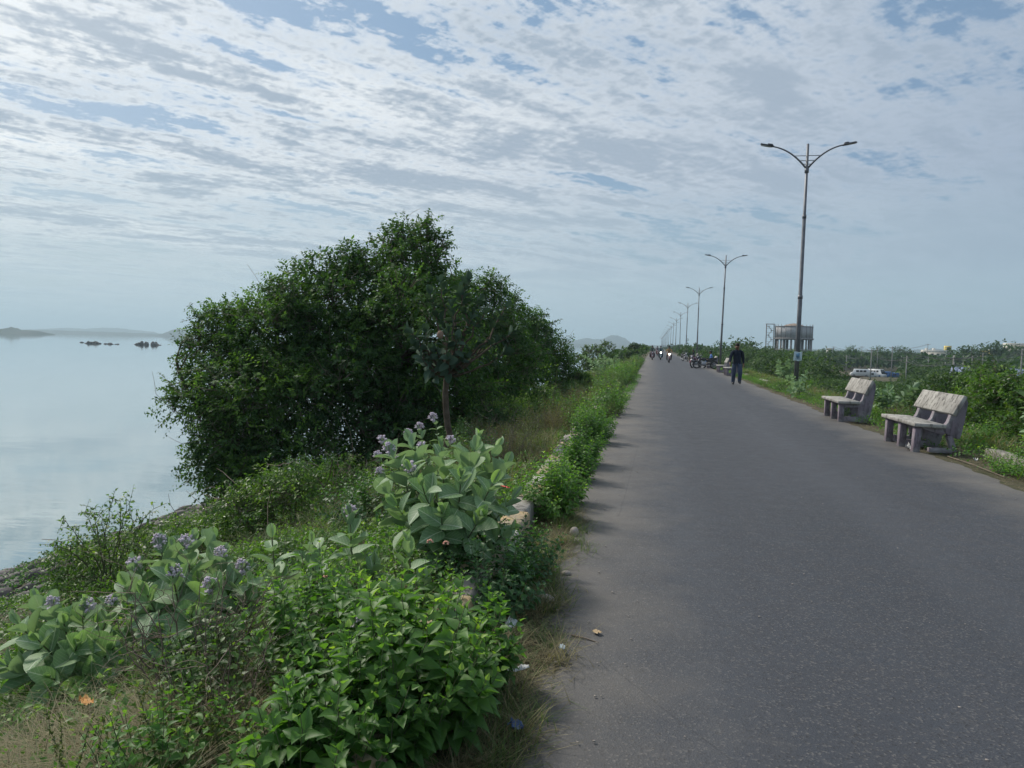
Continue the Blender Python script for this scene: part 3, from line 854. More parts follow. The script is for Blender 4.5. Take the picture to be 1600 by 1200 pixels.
# vans parked in the clearing
M['van_white'] = plain('van_paint_white', (.75, .76, .76), (.68, .69, .70), 2, .35, .5)
M['van_blue'] = plain('van_paint_blue', (.05, .16, .42), (.05, .14, .36), 2, .35, .5)
M['tyre'] = plain('tyre_rubber', (.025, .025, .027), (.04, .04, .04), 9, .8)
M['metal'] = plain('bare_metal', (.35, .36, .38), (.25, .25, .27), 9, .4, .5, .6)
def van(u, vb, D, L, h, label, paint, rz, blue=False):
    p = at(u, vb, D)
    root = empty('parked_van', (p.x, p.y, p.z), rz, label, 'van', 'vans parked in the clearing')
    mb = MB(); w2 = .9
    mb.prism([(-L/2, .35), (L/2, .35), (L/2, .95), (L/2 - .35, 1.1), (L/2 - .85, h), (-L/2 + .15, h), (-L/2, h - .25)], -w2, w2, 'y'); mb.build('body', [M[paint]], root, bevel=.05)
    for s in (-1, 1):
        mb = MB()
        for k in range(3): mb.box((-L/2 + .9 + k * (L - 2.0) / 3 + .3, s * (w2 + .01), h - .52), ((L - 2.2) / 3 - .12, .03, .48))
        mb.build('side_window', [M['window']], root)
        for x in (-L/2 + .8, L/2 - .85):
            mb = MB(); mb.tube([(x, s * .68, .33), (x, s * .92, .33)], .33, 14); wh = mb.build('wheel', [M['tyre']], root)
            mb = MB(); mb.tube([(x, s * .90, .33), (x, s * .935, .33)], .18, 10); mb.build('rim', [M['metal']], wh)
    mb = MB(); mb.box((L/2 - .59, 0, (h + 1.1) / 2 + .02), (.04, 1.5, (h - 1.1) * .95), 0, Matrix.Rotation(-atan2(.5, h - 1.1), 3, 'Y')); mb.build('windscreen', [M['window']], root)
    if blue:
        for s in (-1, 1):
            mb = MB(); mb.box((.2, s * (w2 + .015), .75), (L * .6, .02, .35)); mb.build('blue_stripe', [M['van_blue']], root)
    mb = MB(); mb.box((-L/2 - .01, 0, h - .55), (.03, 1.3, .5)); mb.build('rear_window', [M['window']], root)
van(1343, 589, 188, 4.6, 2.1, 'white van with dark windows, leftmost in the clearing', 'van_white', YAW - R(200))
van(1358, 591, 188, 4.4, 1.7, 'white van with low roof, second from left in the clearing', 'van_white', YAW - R(15))
van(1370, 591, 188, 4.4, 2.4, 'taller white van with a blue stripe in the clearing', 'van_white', YAW - R(60), True)
van(1381, 591, 188, 4.0, 1.8, 'blue van, second from right in the clearing', 'van_blue', YAW - R(190))
van(1391, 592, 188, 4.0, 1.7, 'dark blue van at the right end of the parked row', 'van_blue', YAW - R(170))
# brown sheet-roofed shack row left of the vans
M['rust'] = plain('rusty_sheet', (.22, .13, .09), (.30, .22, .17), 1.2, .85)
p = at(1318, 590, 165)
root = empty('sheet_shack', (p.x, p.y, p.z - 1.6), YAW - R(8), 'low long shack with rusty brown sheet roof left of the vans', 'shack')
for k in range(8):
    mb = MB(); mb.box((-3.6 + k * 1.02, 0, 1.9 + .04 * (k % 3)), (1.0, 3.4, .06), 0, Matrix.Rotation(R(-7), 3, 'X')); mb.build('roof_sheet', [M['rust']], root)
mb = MB()
for k in range(5): mb.box((-3.8 + k * 1.85, -1.5, .85), (.12, .12, 1.9)); mb.box((-3.8 + k * 1.85, 1.5, .9), (.12, .12, 2.2))
mb.build('posts', [M['bark']], root)
mb = MB(); mb.box((0, 1.55, .9), (8, .06, 1.9)); mb.build('rear_wall', [M['rust']], root)
# ------------------------------------------------------------------ people and motorcycles
M['skin'] = plain('skin', (.20, .105, .065), (.16, .085, .055), 9, .55)
M['hair'] = plain('hair', (.012, .011, .011), (.02, .018, .017), 30, .6)
M['shoe'] = plain('shoe', (.03, .03, .035), (.05, .05, .05), 12, .6)
def cloth(n, c): M[n] = plain(n, c, tuple(x * .75 for x in c), 7, .9, .1, bmp=.3); return M[n]
cloth('shirt_navy', (.022, .028, .045)); cloth('jeans', (.075, .095, .15)); cloth('shirt_blue', (.14, .24, .55)); cloth('dark_cloth', (.03, .03, .035))
cloth('shirt_ochre', (.42, .26, .12)); cloth('shirt_teal', (.05, .12, .13)); cloth('shirt_green', (.07, .12, .10)); cloth('trousers_brown', (.09, .07, .06)); cloth('shirt_grey', (.18, .18, .20)); cloth('khaki', (.2, .17, .12))

J0 = dict(pel=(0,0,.95), wai=(0,0,1.10), che=(0,.01,1.32), nek=(0,.0,1.47), nk2=(0,.015,1.53), hd1=(0,.03,1.60), hd2=(0,.025,1.69),
          sL=(-.18,0,1.41), eL=(-.25,.0,1.13), wL=(-.26,.06,.88), sR=(.18,0,1.41), eR=(.25,0,1.13), wR=(.26,.06,.88),
          hL=(-.095,0,.92), kL=(-.10,.02,.50), aL=(-.10,-.02,.09), tL=(-.10,.15,.035), hR=(.095,0,.92), kR=(.10,.02,.50), aR=(.10,-.02,.09), tR=(.10,.15,.035))
RD = dict(pel=(.150,.105), wai=(.158,.115), che=(.172,.118), nek=(.07,.06), nk2=(.052,.052), hd1=(.075,.088), hd2=(.078,.092), sL=.072, eL=.056, wL=.036, sR=.072, eR=.056, wR=.036,
          hL=.098, kL=.075, aL=.062, tL=.035, hR=.098, kR=.075, aR=.062, tR=.035)
ED = [('pel','wai'),('wai','che'),('che','nek'),('nek','nk2'),('nk2','hd1'),('hd1','hd2'),('nek','sL'),('sL','eL'),('eL','wL'),('nek','sR'),('sR','eR'),('eR','wR'),
      ('pel','hL'),('hL','kL'),('kL','aL'),('aL','tL'),('pel','hR'),('hR','kR'),('kR','aR'),('aR','tR')]
def person(pose, loc, rz, label, mats, fingers=True, scale=1.0, group=None, loose=1.0, wide=1.0):
    """mats: dict skin, shirt, legs, shoe. one continuous skinned body; faces coloured by the limb they belong to"""
    J = dict(J0); J.update(pose)
    E = list(ED)
    names = list(J); 
    for s, sg in (('L', -1), ('R', 1)):
        W = Vector(J['w' + s]); El = Vector(J['e' + s]); d = (W - El).normalized()
        side = d.cross(Vector((1, 0, 0))); side = side.normalized() if side.length > .1 else Vector((0, 1, 0))
        J['p' + s] = tuple(W + d * .07); E.append(('w' + s, 'p' + s)); RD['p' + s] = (.036, .02)
        for k, (o_, l1, l2) in enumerate(((-.028, .045, .035), (-.009, .05, .04), (.010, .048, .038), (.028, .04, .03))):
            a = Vector(J['p' + s]) + side * o_ + d * .015
            q1 = a + d * l1; q2 = q1 + (d * .7 + Vector((-sg * .5, 0, 0))).normalized() * l2
            for nm, q in ((f'f{k}a{s}', a), (f'f{k}b{s}', q1), (f'f{k}c{s}', q2)): J[nm] = tuple(q); RD[nm] = .0095
            E += [('p' + s, f'f{k}a{s}'), (f'f{k}a{s}', f'f{k}b{s}'), (f'f{k}b{s}', f'f{k}c{s}')]
        th = Vector(W) + d * .03 + side * .04; J['t1' + s] = tuple(th); J['t2' + s] = tuple(th + d * .045 + side * .012); RD['t1' + s] = .012; RD['t2' + s] = .010
        E += [('w' + s, 't1' + s), ('t1' + s, 't2' + s)]
    names = list(J); idx = {n: i for i, n in enumerate(names)}
    me = bpy.data.meshes.new('body')
    me.from_pydata([J[n] for n in names], [(idx[a], idx[b_]) for a, b_ in E], [])
    tmp = bpy.data.objects.new('tmp', me); col.objects.link(tmp)
    md = tmp.modifiers.new('s', 'SKIN'); md.use_smooth_shade = True; md.branch_smoothing = .4
    sk = me.skin_vertices[0].data
    for n in names:
        r_ = RD.get(n, .04); 
        if isinstance(r_, (int, float)): r_ = (r_, r_)
        lo = loose if n[0] in 'sekahpwc' and n not in ('pL', 'pR') else 1.0
        sk[idx[n]].radius = (r_[0] * lo, r_[1] * lo)
    sk[idx['pel']].use_root = True
    sd_ = tmp.modifiers.new('d', 'SUBSURF'); sd_.levels = 1; sd_.render_levels = 1
    dg = bpy.context.evaluated_depsgraph_get()
    m2 = bpy.data.meshes.new_from_object(tmp.evaluated_get(dg))
    bpy.data.objects.remove(tmp)
    m2.materials.clear()
    for k in ('skin', 'shirt', 'legs', 'shoe'): m2.materials.append(mats[k])
    segs = [(Vector(J[a]), Vector(J[b_]), a, b_) for a, b_ in E]
    def part(q):
        best = 1e9; bp = None; bt = 0
        for a, b_, na, nb in segs:
            d = b_ - a; t_ = max(0, min(1, (q - a).dot(d) / max(d.length_squared, 1e-9)))
            dd = (a + d * t_ - q).length
            if dd < best: best = dd; bp = (na, nb); bt = t_
        return bp, bt
    for f in m2.polygons:
        (na, nb), t_ = part(f.center)
        k = na + nb
        if na in ('nek',) and nb == 'nk2': mi = 0 if t_ > .35 else 1
        elif na in ('nk2', 'hd1'): mi = 0
        elif na == 'pel' and nb == 'wai' or na == 'wai': mi = 1 if f.center.z > J['pel'][2] - .05 else 2
        elif na == 'pel': mi = 2 if f.center.z < J['pel'][2] - .05 else 1
        elif na[0] == 'e' and nb[0] == 'w': mi = 1 if (t_ < mats.get('sleeve', .9)) else 0
        elif na[0] in 'wpft' and na not in ('wai',): mi = 0 if na != 'tL' else 3
        elif na in ('pel',) and nb == 'wai': mi = 1 if f.center.z > J['pel'][2] - .02 else 2
        elif nb[0] in 'h' and na == 'pel': mi = 2
        elif na[0] == 'h' and na != 'hd1' and f.center.z > J['pel'][2] - .05: mi = 1
        elif na[0] in 'hk' and na not in ('hd1',): mi = 2 if not (na[0] == 'k' and t_ > .93) else 3
        elif na[0] == 'a': mi = 3
        else: mi = 1
        f.material_index = mi
        f.use_smooth = True
    root = empty('person', loc, rz, label, 'person', group)
    root.scale = (scale * wide, scale * wide, scale)
    link_obj('body', m2, root)
    hd = Vector(J['hd2']); h1 = Vector(J['hd1'])
    mb = MB(); mb.ell(hd + Vector((0, -.018, .025)), (.088, .098, .085), 12, 8); mb.ell(h1 + Vector((0, -.045, .05)), (.078, .06, .085), 10, 6); mb.build('hair', [M['hair']], root, smooth=True)
    mb = MB(); mb.ell(h1 + Vector((0, .085, .035)), (.014, .022, .024), 6, 4); mb.build('nose', [M['skin']], root, smooth=True)
    for s in (-1, 1):
        mb = MB(); mb.ell(h1 + Vector((s * .076, .0, .04)), (.012, .022, .03), 6, 4); mb.build('ear', [M['skin']], root, smooth=True)
        mb = MB(); mb.ell(h1 + Vector((s * .03, .083, .055)), (.012, .008, .008), 6, 4); mb.build('eye', [M['hair']], root, smooth=True)
    mb = MB(); mb.box(h1 + Vector((0, .088, -.005)), (.045, .008, .008)); mb.build('mouth', [M['shoe']], root)
    return root

# the walking man comes towards the camera (local +y = facing)
walk = dict(pel=(0,0,.95), kL=(-.11,.16,.54), aL=(-.11,.06,.14), tL=(-.12,.20,.075), kR=(.10,-.02,.50), aR=(.105,-.10,.085), tR=(.12,.06,.035),
            eL=(-.25,-.12,1.15), wL=(-.27,-.10,.90), eR=(.26,.04,1.14), wR=(.29,.20,.94), hd1=(.01,.045,1.60), hd2=(.012,.05,1.69))
wp = at(1150, 600, 31.0)
person(walk, (wp.x, wp.y, .012), PI + YAW * .4, 'man in a dark navy shirt and blue jeans walking towards the camera', dict(skin=M['skin'], shirt=M['shirt_navy'], legs=M['jeans'], shoe=M['shoe'], sleeve=.96), scale=1.02, loose=1.18, wide=1.10)

# headlamps of the riders are lit in the photograph
m, t, b, o = base_mat('headlamp_lit', .3); b.inputs['Emission Color'].default_value = (1, .93, .78, 1); b.inputs['Emission Strength'].default_value = 9.0
M['lit'] = m
M['glass_off'] = plain('headlamp_glass', (.55, .57, .6), None, 4, .15, .6)
for nme, c in (('maroon', (.14, .03, .05)), ('black', (.02, .02, .022)), ('teal', (.03, .10, .13)), ('red', (.28, .04, .03)), ('grey', (.12, .12, .13))):
    M['paint_' + nme] = plain('bike_paint_' + nme, c, tuple(x * .8 for x in c), 4, .3, .5)

def motorcycle(loc, rz, label, paint, scooter=False, lit=False, lean=0.0, group='motorcycles on the road'):
    """local +y = forward, ground at z 0"""
    root = empty('motorcycle' if not scooter else 'scooter', loc, rz, label, 'motorcycle' if not scooter else 'scooter', group)
    root.rotation_euler[1] = lean
    wr = .30 if not scooter else .23
    wb = .64
    for y in (-wb, wb):
        mb = MB(); mb.torus((0, y, wr), wr - .05, .05 if not scooter else .055, 'x', 22, 8); tw = mb.build('wheel', [M['tyre']], root, smooth=True)
        mb = MB(); mb.torus((0, y, wr), wr - .09, .014, 'x', 20, 6); mb.tube([(-.07, y, wr), (.07, y, wr)], .04, 10)
        for k in range(5):
            a = 2 * PI * k / 5; mb.tube([(0, y, wr), (0, y + cos(a) * (wr - .09), wr + sin(a) * (wr - .09))], .012, 5)
        mb.build('rim', [M['metal']], tw)
        mb = MB()
        pts = [(y + cos(a) * (wr + .035), wr + sin(a) * (wr + .035)) for a in [R(20 + 14 * k) for k in range(11)]]
        pin = [(y + cos(a) * (wr + .02), wr + sin(a) * (wr + .02)) for a in [R(20 + 14 * k) for k in range(11)]]
        for k in range(10): mb.add([(s * .06, *q) for s in (-1, 1) for q in (pts[k], pts[k+1], pin[k+1], pin[k])], [(0,1,5,4),(3,2,6,7),(0,3,2,1),(4,5,6,7),(0,4,7,3),(1,2,6,5)])
        mb.build('mudguard', [paint], root)
    for s in (-1, 1):
        mb = MB(); mb.tube([(s * .075, wb, wr), (s * .07, wb - .20, .82)], .022, 8); mb.build('fork', [M['metal']], root)
    if not scooter:
        mb = MB(); mb.prism([(-.12, .66), (-.02, .80), (.22, .86), (.38, .78), (.36, .66), (.10, .60)], -.12, .12, 'x'); mb.build('fuel_tank', [paint], root, bevel=.035)
        mb = MB(); mb.prism([(-.80, .76), (-.20, .72), (-.05, .78), (-.08, .84), (-.25, .80), (-.80, .86)], -.12, .12, 'x'); mb.build('seat', [M['tyre']], root, bevel=.02)
        mb = MB(); mb.box((0, .10, .40), (.24, .34, .30)); mb.tube([(0, .22, .50), (0, .34, .60)], .09, 10); mb.build('engine', [M['metal']], root, bevel=.02)
        mb = MB(); mb.prism([(-.85, .70), (-.25, .52), (.0, .60), (.0, .68), (-.80, .80)], -.11, .11, 'x'); mb.build('tail_fairing', [paint], root, bevel=.02)
        mb = MB(); mb.tube([(.13, .30, .42), (.14, .20, .24), (.15, -.2, .25), (.17, -.75, .36)], [.025, .025, .04, .045], 8); mb.build('exhaust', [M['metal']], root)
        mb = MB(); mb.tube([(0, .45, .80), (0, .0, .34), (0, -.5, .36), (0, -wb, wr)], .03, 6); mb.build('frame', [M['tyre']], root)
    else:
        mb = MB(); mb.prism([(.30, .30), (.42, .34), (.50, .60), (.44, .95), (.34, .98), (.38, .60)], -.19, .19, 'x'); mb.build('front_shield', [paint], root, bevel=.03)
        mb = MB(); mb.box((0, .10, .27), (.34, .50, .07)); mb.build('footboard', [M['tyre']], root)
        mb = MB(); mb.prism([(-.90, .55), (-.75, .34), (-.35, .26), (-.15, .28), (-.12, .68), (-.85, .74)], -.17, .17, 'x'); mb.build('rear_body', [paint], root, bevel=.04)
        mb = MB(); mb.prism([(-.88, .745), (-.10, .69), (-.08, .76), (-.40, .79), (-.85, .83)], -.14, .14, 'x'); mb.build('seat', [M['tyre']], root, bevel=.02)
    mb = MB(); mb.tube([(-.34, .26, 1.00), (-.12, .38, .99), (0, .42, .96), (.12, .38, .99), (.34, .26, 1.00)], .017, 7); mb.build('handlebar', [M['metal']], root)
    mb = MB(); mb.ell((0, .50, .86), (.11, .10, .11), 12, 8); mb.build('headlight_shell', [paint], root, smooth=True)
    mb = MB(); mb.tube([(0, .57, .86), (0, .607, .86)], [.085, .07], 14); mb.build('headlight', [M['lit'] if lit else M['glass_off']], root)
    for s in (-1, 1):
        mb = MB(); mb.tube([(s * .26, .30, 1.0), (s * .30, .28, 1.14)], .007, 5); mb.ell((s * .32, .28, 1.17), (.06, .015, .04), 8, 5); mb.build('mirror', [M['tyre']], root)
    mb = MB(); mb.box((0, .66 if not scooter else .52, .62 if not scooter else .55), (.20, .01, .09)); mb.build('number_plate', [M['van_white']], root)
    return root
ride = dict(pel=(0,-.28,.86), wai=(0,-.27,1.0), che=(0,-.20,1.22), nek=(0,-.15,1.36), nk2=(0,-.13,1.42), hd1=(0,-.10,1.48), hd2=(0,-.10,1.57), sL=(-.19,-.15,1.31), sR=(.19,-.15,1.31),
            eL=(-.27,.02,1.12), eR=(.27,.02,1.12), wL=(-.30,.21,1.02), wR=(.30,.21,1.02), hL=(-.10,-.26,.83), hR=(.10,-.26,.83), kL=(-.22,.14,.70), kR=(.22,.14,.70), aL=(-.20,.06,.30), aR=(.20,.06,.30), tL=(-.20,.20,.27), tR=(.20,.20,.27))
def shift(p, dx=0, dy=0, dz=0): return {k: (a + dx, b_ + dy, c_ + dz) for k, (a, b_, c_) in p.items()}
pill = shift(ride, 0, -.38, .04); pill.update(wL=(-.15,-.40,1.05), wR=(.15,-.40,1.05), eL=(-.27,-.45,1.08), eR=(.27,-.45,1.08), kL=(-.27,-.22,.72), kR=(.27,-.22,.72), aL=(-.24,-.30,.34), aR=(.24,-.30,.34), tL=(-.24,-.16,.31), tR=(.24,-.16,.31))
def rider(u, v, D, paint, sc, lit, ml, pl, shirt, legs, pillion=None):
    p = at(u, v, D); L = (p.x, p.y, .014)
    motorcycle(L, PI + R(2), ml, M['paint_' + paint], sc, lit)
    person(ride, L, PI + R(2), pl, dict(skin=M['skin'], shirt=M[shirt], legs=M[legs], shoe=M['shoe'], sleeve=.8), group='riders on the road')
    if pillion: person(pill, L, PI + R(2), pillion[0], dict(skin=M['skin'], shirt=M[pillion[1]], legs=M['dark_cloth'], shoe=M['shoe'], sleeve=.8), group='riders on the road')
rider(1045, 566, 71, 'maroon', False, True, 'motorcycle with its headlamp lit, nearest of the oncoming ones', 'rider in an ochre shirt on the nearest oncoming motorcycle', 'shirt_ochre', 'trousers_brown')
rider(1032, 562, 86, 'teal', True, True, 'dark teal scooter with lit headlamp, second of the oncoming ones', 'rider in dark teal on the second oncoming scooter', 'shirt_teal', 'dark_cloth')
rider(1019, 562, 84, 'maroon', True, False, 'maroon scooter without light, leftmost on the road', 'rider in grey green on the leftmost maroon scooter', 'shirt_green', 'dark_cloth', ('second person sitting behind the rider of the leftmost scooter', 'shirt_teal'))
rider(1027, 555, 125, 'red', True, False, 'far red scooter seen between the two scooters in front', 'rider on the far red scooter between the two in front', 'shirt_grey', 'dark_cloth')
# parked motorcycles by the bench
motorcycle((3.75, 55.4, .012), R(-100) + PI, 'parked dark motorcycle leaning on its stand, nearer of the pair by the bench', M['paint_black'], False, False, R(8), 'motorcycles parked by the benches')
motorcycle((3.20, 57.3, .012), R(150), 'parked maroon motorcycle, farther of the pair by the bench', M['paint_maroon'], False, False, R(8), 'motorcycles parked by the benches')
motorcycle((3.35, 82.0, .012), R(200), 'parked black motorcycle by the farthest bench', M['paint_grey'], False, False, R(8), 'motorcycles parked by the benches')
sit = dict(pel=(0,0,.56), wai=(0,.0,.70), che=(0,.03,.93), nek=(0,.07,1.07), nk2=(0,.09,1.13), hd1=(0,.12,1.19), hd2=(0,.12,1.28), sL=(-.19,.06,1.01), sR=(.19,.06,1.01), eL=(-.24,.12,.76), eR=(.24,.12,.76), wL=(-.15,.36,.68), wR=(.15,.36,.68),
           hL=(-.10,.04,.54), hR=(.10,.04,.54), kL=(-.13,.46,.54), kR=(.13,.46,.54), aL=(-.13,.46,.10), aR=(.13,.46,.10), tL=(-.13,.61,.04), tR=(.13,.61,.04))
person(sit, (4.35, 57.2, .0), PI / 2, 'man in a bright blue shirt sitting on a bench beside parked motorcycles', dict(skin=M['skin'], shirt=M['shirt_blue'], legs=M['dark_cloth'], shoe=M['shoe'], sleeve=.5))
person(sit, (4.35, 82.8, .0), PI / 2, 'person in dark clothes sitting on the farthest bench', dict(skin=M['skin'], shirt=M['dark_cloth'], legs=M['dark_cloth'], shoe=M['shoe'], sleeve=.9))
# ------------------------------------------------------------------ leaf geometry
def unit(a): return a / np.maximum(np.linalg.norm(a, axis=-1, keepdims=True), 1e-9)

T_DIA = (np.array([(0,0,0), (.5,.45,.06), (0,1,-.10), (-.5,.45,.06)], float), np.array([(0,1,2,3)]))
T_FOLD = (np.array([(0,0,0), (.5,.42,.12), (0,1,-.12), (-.5,.42,.12), (0,.5,0)], float), np.array([(0,1,4),(1,2,4),(2,3,4),(3,0,4)]))
def tmpl(st, wid, curl, fold, serr=0.0):
    """stations along the leaf, three verts across"""
    V = []; F = []
    V.append((0, 0, 0)); n = len(st)
    for k, (v, w_) in enumerate(zip(st, wid)):
        z = -curl * v * v
        e = serr if k % 2 else 0
        V += [(-w_ * .5, v - e, z + fold * w_), (0, v, z), (w_ * .5, v - e, z + fold * w_)]
    V.append((0, 1, -curl))
    tip = len(V) - 1
    F3 = [(0, 2, 1), (0, 3, 2)]; F4 = []
    for k in range(n - 1):
        a = 1 + 3 * k; b_ = a + 3
        F4 += [(a, a+1, b_+1, b_), (a+1, a+2, b_+2, b_+1)]
    a = 1 + 3 * (n - 1)
    F3 += [(a, a+1, tip), (a+1, a+2, tip)]
    F = F3[:] + [(q[0], q[1], q[2]) for q in F4] + [(q[0], q[2], q[3]) for q in F4]
    return np.array(V, float), np.array(F)
T_HERB = tmpl([.12, .30, .5, .7, .86], [.62, 1.0, .86, .58, .28], .25, .22, .03)
T_OVAL = tmpl([.06, .2, .4, .6, .78, .91], [.34, .74, .98, 1.0, .80, .46], .18, .16)
T_OVAL2 = tmpl([.06, .2, .4, .6, .78, .91], [.34, .74, .98, 1.0, .80, .46], -.12, .26)
T_OVAL3 = tmpl([.06, .2, .4, .6, .78, .91], [.38, .80, 1.0, .98, .76, .42], .42, .10)

def leaf_geo(T, P, D, Nn, L, W, tint):
    TV, TF = T
    D = unit(D); S = unit(np.cross(D, Nn)); U = np.cross(S, D)
    L = np.broadcast_to(np.asarray(L, float), (len(P),)); W = np.broadcast_to(np.asarray(W, float), (len(P),))
    V = P[:, None, :] + D[:, None, :] * (TV[None, :, 1] * L[:, None])[..., None] + S[:, None, :] * (TV[None, :, 0] * W[:, None])[..., None] + U[:, None, :] * (TV[None, :, 2] * L[:, None])[..., None]
    k = len(TV)
    F = (TF[None] + (np.arange(len(P)) * k)[:, None, None]).reshape(-1, TF.shape[1])
    uv = np.tile(np.stack([TV[:, 0] + .5, TV[:, 1]], 1), (len(P), 1))
    return V.reshape(-1, 3), F, uv, np.repeat(tint, k)

def leaf_mesh(name, T, P, D, Nn, L, W, tint, mat, smooth=False):
    V, F, uv, tn = leaf_geo(T, P, D, Nn, L, W, tint)
    return new_mesh(name, V, F, [mat], uv=uv, tint=tn, smooth=smooth)

def tube_mesh(name, lines, mat, n=3):
    """lines: list of (points (k,3), radii (k,))"""
    VV = []; FF = []; off = 0
    for pts, rad in lines:
        pts = np.asarray(pts, float); k = len(pts); rad = np.broadcast_to(np.asarray(rad, float), (k,))
        t_ = np.gradient(pts, axis=0) if k > 1 else np.array([[0, 0, 1.]])
        t_ = unit(t_); a = np.where(np.abs(t_[:, 2:3]) < .9, np.array([[0, 0, 1.]]), np.array([[1., 0, 0]]))
        x = unit(np.cross(a, t_)); y = np.cross(t_, x)
        an = 2 * PI * np.arange(n) / n
        ring = pts[:, None] + (x[:, None] * np.cos(an)[None, :, None] + y[:, None] * np.sin(an)[None, :, None]) * rad[:, None, None]
        VV.append(ring.reshape(-1, 3))
        i = np.arange(k - 1)[:, None] * n; j = np.arange(n)[None]
        j2 = (j + 1) % n
        f = np.stack([i + j, i + j2, i + n + j2, i + n + j], -1).reshape(-1, 4) + off
        FF.append(f); off += k * n
    return new_mesh(name, np.concatenate(VV), np.concatenate(FF), [mat], smooth=n > 4)

# ------------------------------------------------------------------ trees
def crown_points(r, blobs, n, lump=.34, nsub=16, core=.16):
    """twig origins and outward directions on lumpy blob shells. blobs: (x,y,z,rx,ry,rz)"""
    subs = []
    for bx, by, bz, rx, ry, rz in blobs:
        subs.append((bx, by, bz, rx * .84, ry * .84, rz * .84, 1.0))
        d = unit(r.normal(size=(nsub, 3)) + np.array([0, 0, .25]))
        for q in d:
            s = r.uniform(.6, 1.25) * lump
            subs.append((bx + q[0] * rx * .80, by + q[1] * ry * .80, bz + q[2] * rz * .80, rx * s, ry * s, rz * s, 1.0))
    S = np.array(subs)
    area = (S[:, 3] * S[:, 4] + S[:, 4] * S[:, 5] + S[:, 3] * S[:, 5])
    pr = area / area.sum()
    k = r.choice(len(S), n, p=pr)
    d = unit(r.normal(size=(n, 3)))
    d[:, 2] = np.where((d[:, 2] < -.3) & (r.random(n) < .5), -d[:, 2], d[:, 2])
    rad = np.where(r.random(n) < core, r.uniform(.3, .9, n), r.uniform(.80, 1.10, n) + np.abs(r.normal(size=n)) * .05)
    P = S[k, :3] + d * S[k, 3:6] * rad[:, None]
    crown_points.k = k
    return P, d

def sprays(r, P, d, k, twl, leaf, aspect=.55, droop=.35, up=.25):
    """k leaves along a twig from each point"""
    n = len(P)
    td = unit(d * .75 + r.normal(size=(n, 3)) * .55 + np.array([0, 0, up]))
    L = twl * r.uniform(.6, 1.4, n)
    f = (np.arange(k) + .5) / k
    base = P[:, None] + td[:, None] * (f[None, :, None] * L[:, None, None])
    base[:, :, 2] -= droop * (f[None] ** 2) * L[:, None] * .8
    side = unit(np.cross(td, r.normal(size=(n, 3))))
    sg = np.where(np.arange(k) % 2, 1., -1.)
    D = td[:, None] * .55 + side[:, None] * sg[None, :, None] * .8 + r.normal(size=(n, k, 3)) * .28
    D[:, :, 2] -= .25
    Nn = np.array([0, 0, 1.]) + r.normal(size=(n, k, 3)) * .55 + d[:, None] * .4
    LL = leaf * r.uniform(.65, 1.25, (n, k))
    return base.reshape(-1, 3), D.reshape(-1, 3), Nn.reshape(-1, 3), LL.ravel(), (LL * aspect).ravel(), td, L

def limb(r, a, b_, r0, r1, k=7, wob=.12, sag=0.0):
    a = np.asarray(a, float); b_ = np.asarray(b_, float); f = np.linspace(0, 1, k)[:, None]
    L = np.linalg.norm(b_ - a)
    p = a + (b_ - a) * f + np.sin(f * PI) * r.normal(size=(1, 3)) * wob * L + r.normal(size=(k, 3)) * .02 * L * np.sin(f * PI)
    p[:, 2] += np.sin(f[:, 0] * PI) * sag * L
    return p, np.linspace(r0, r1, k)

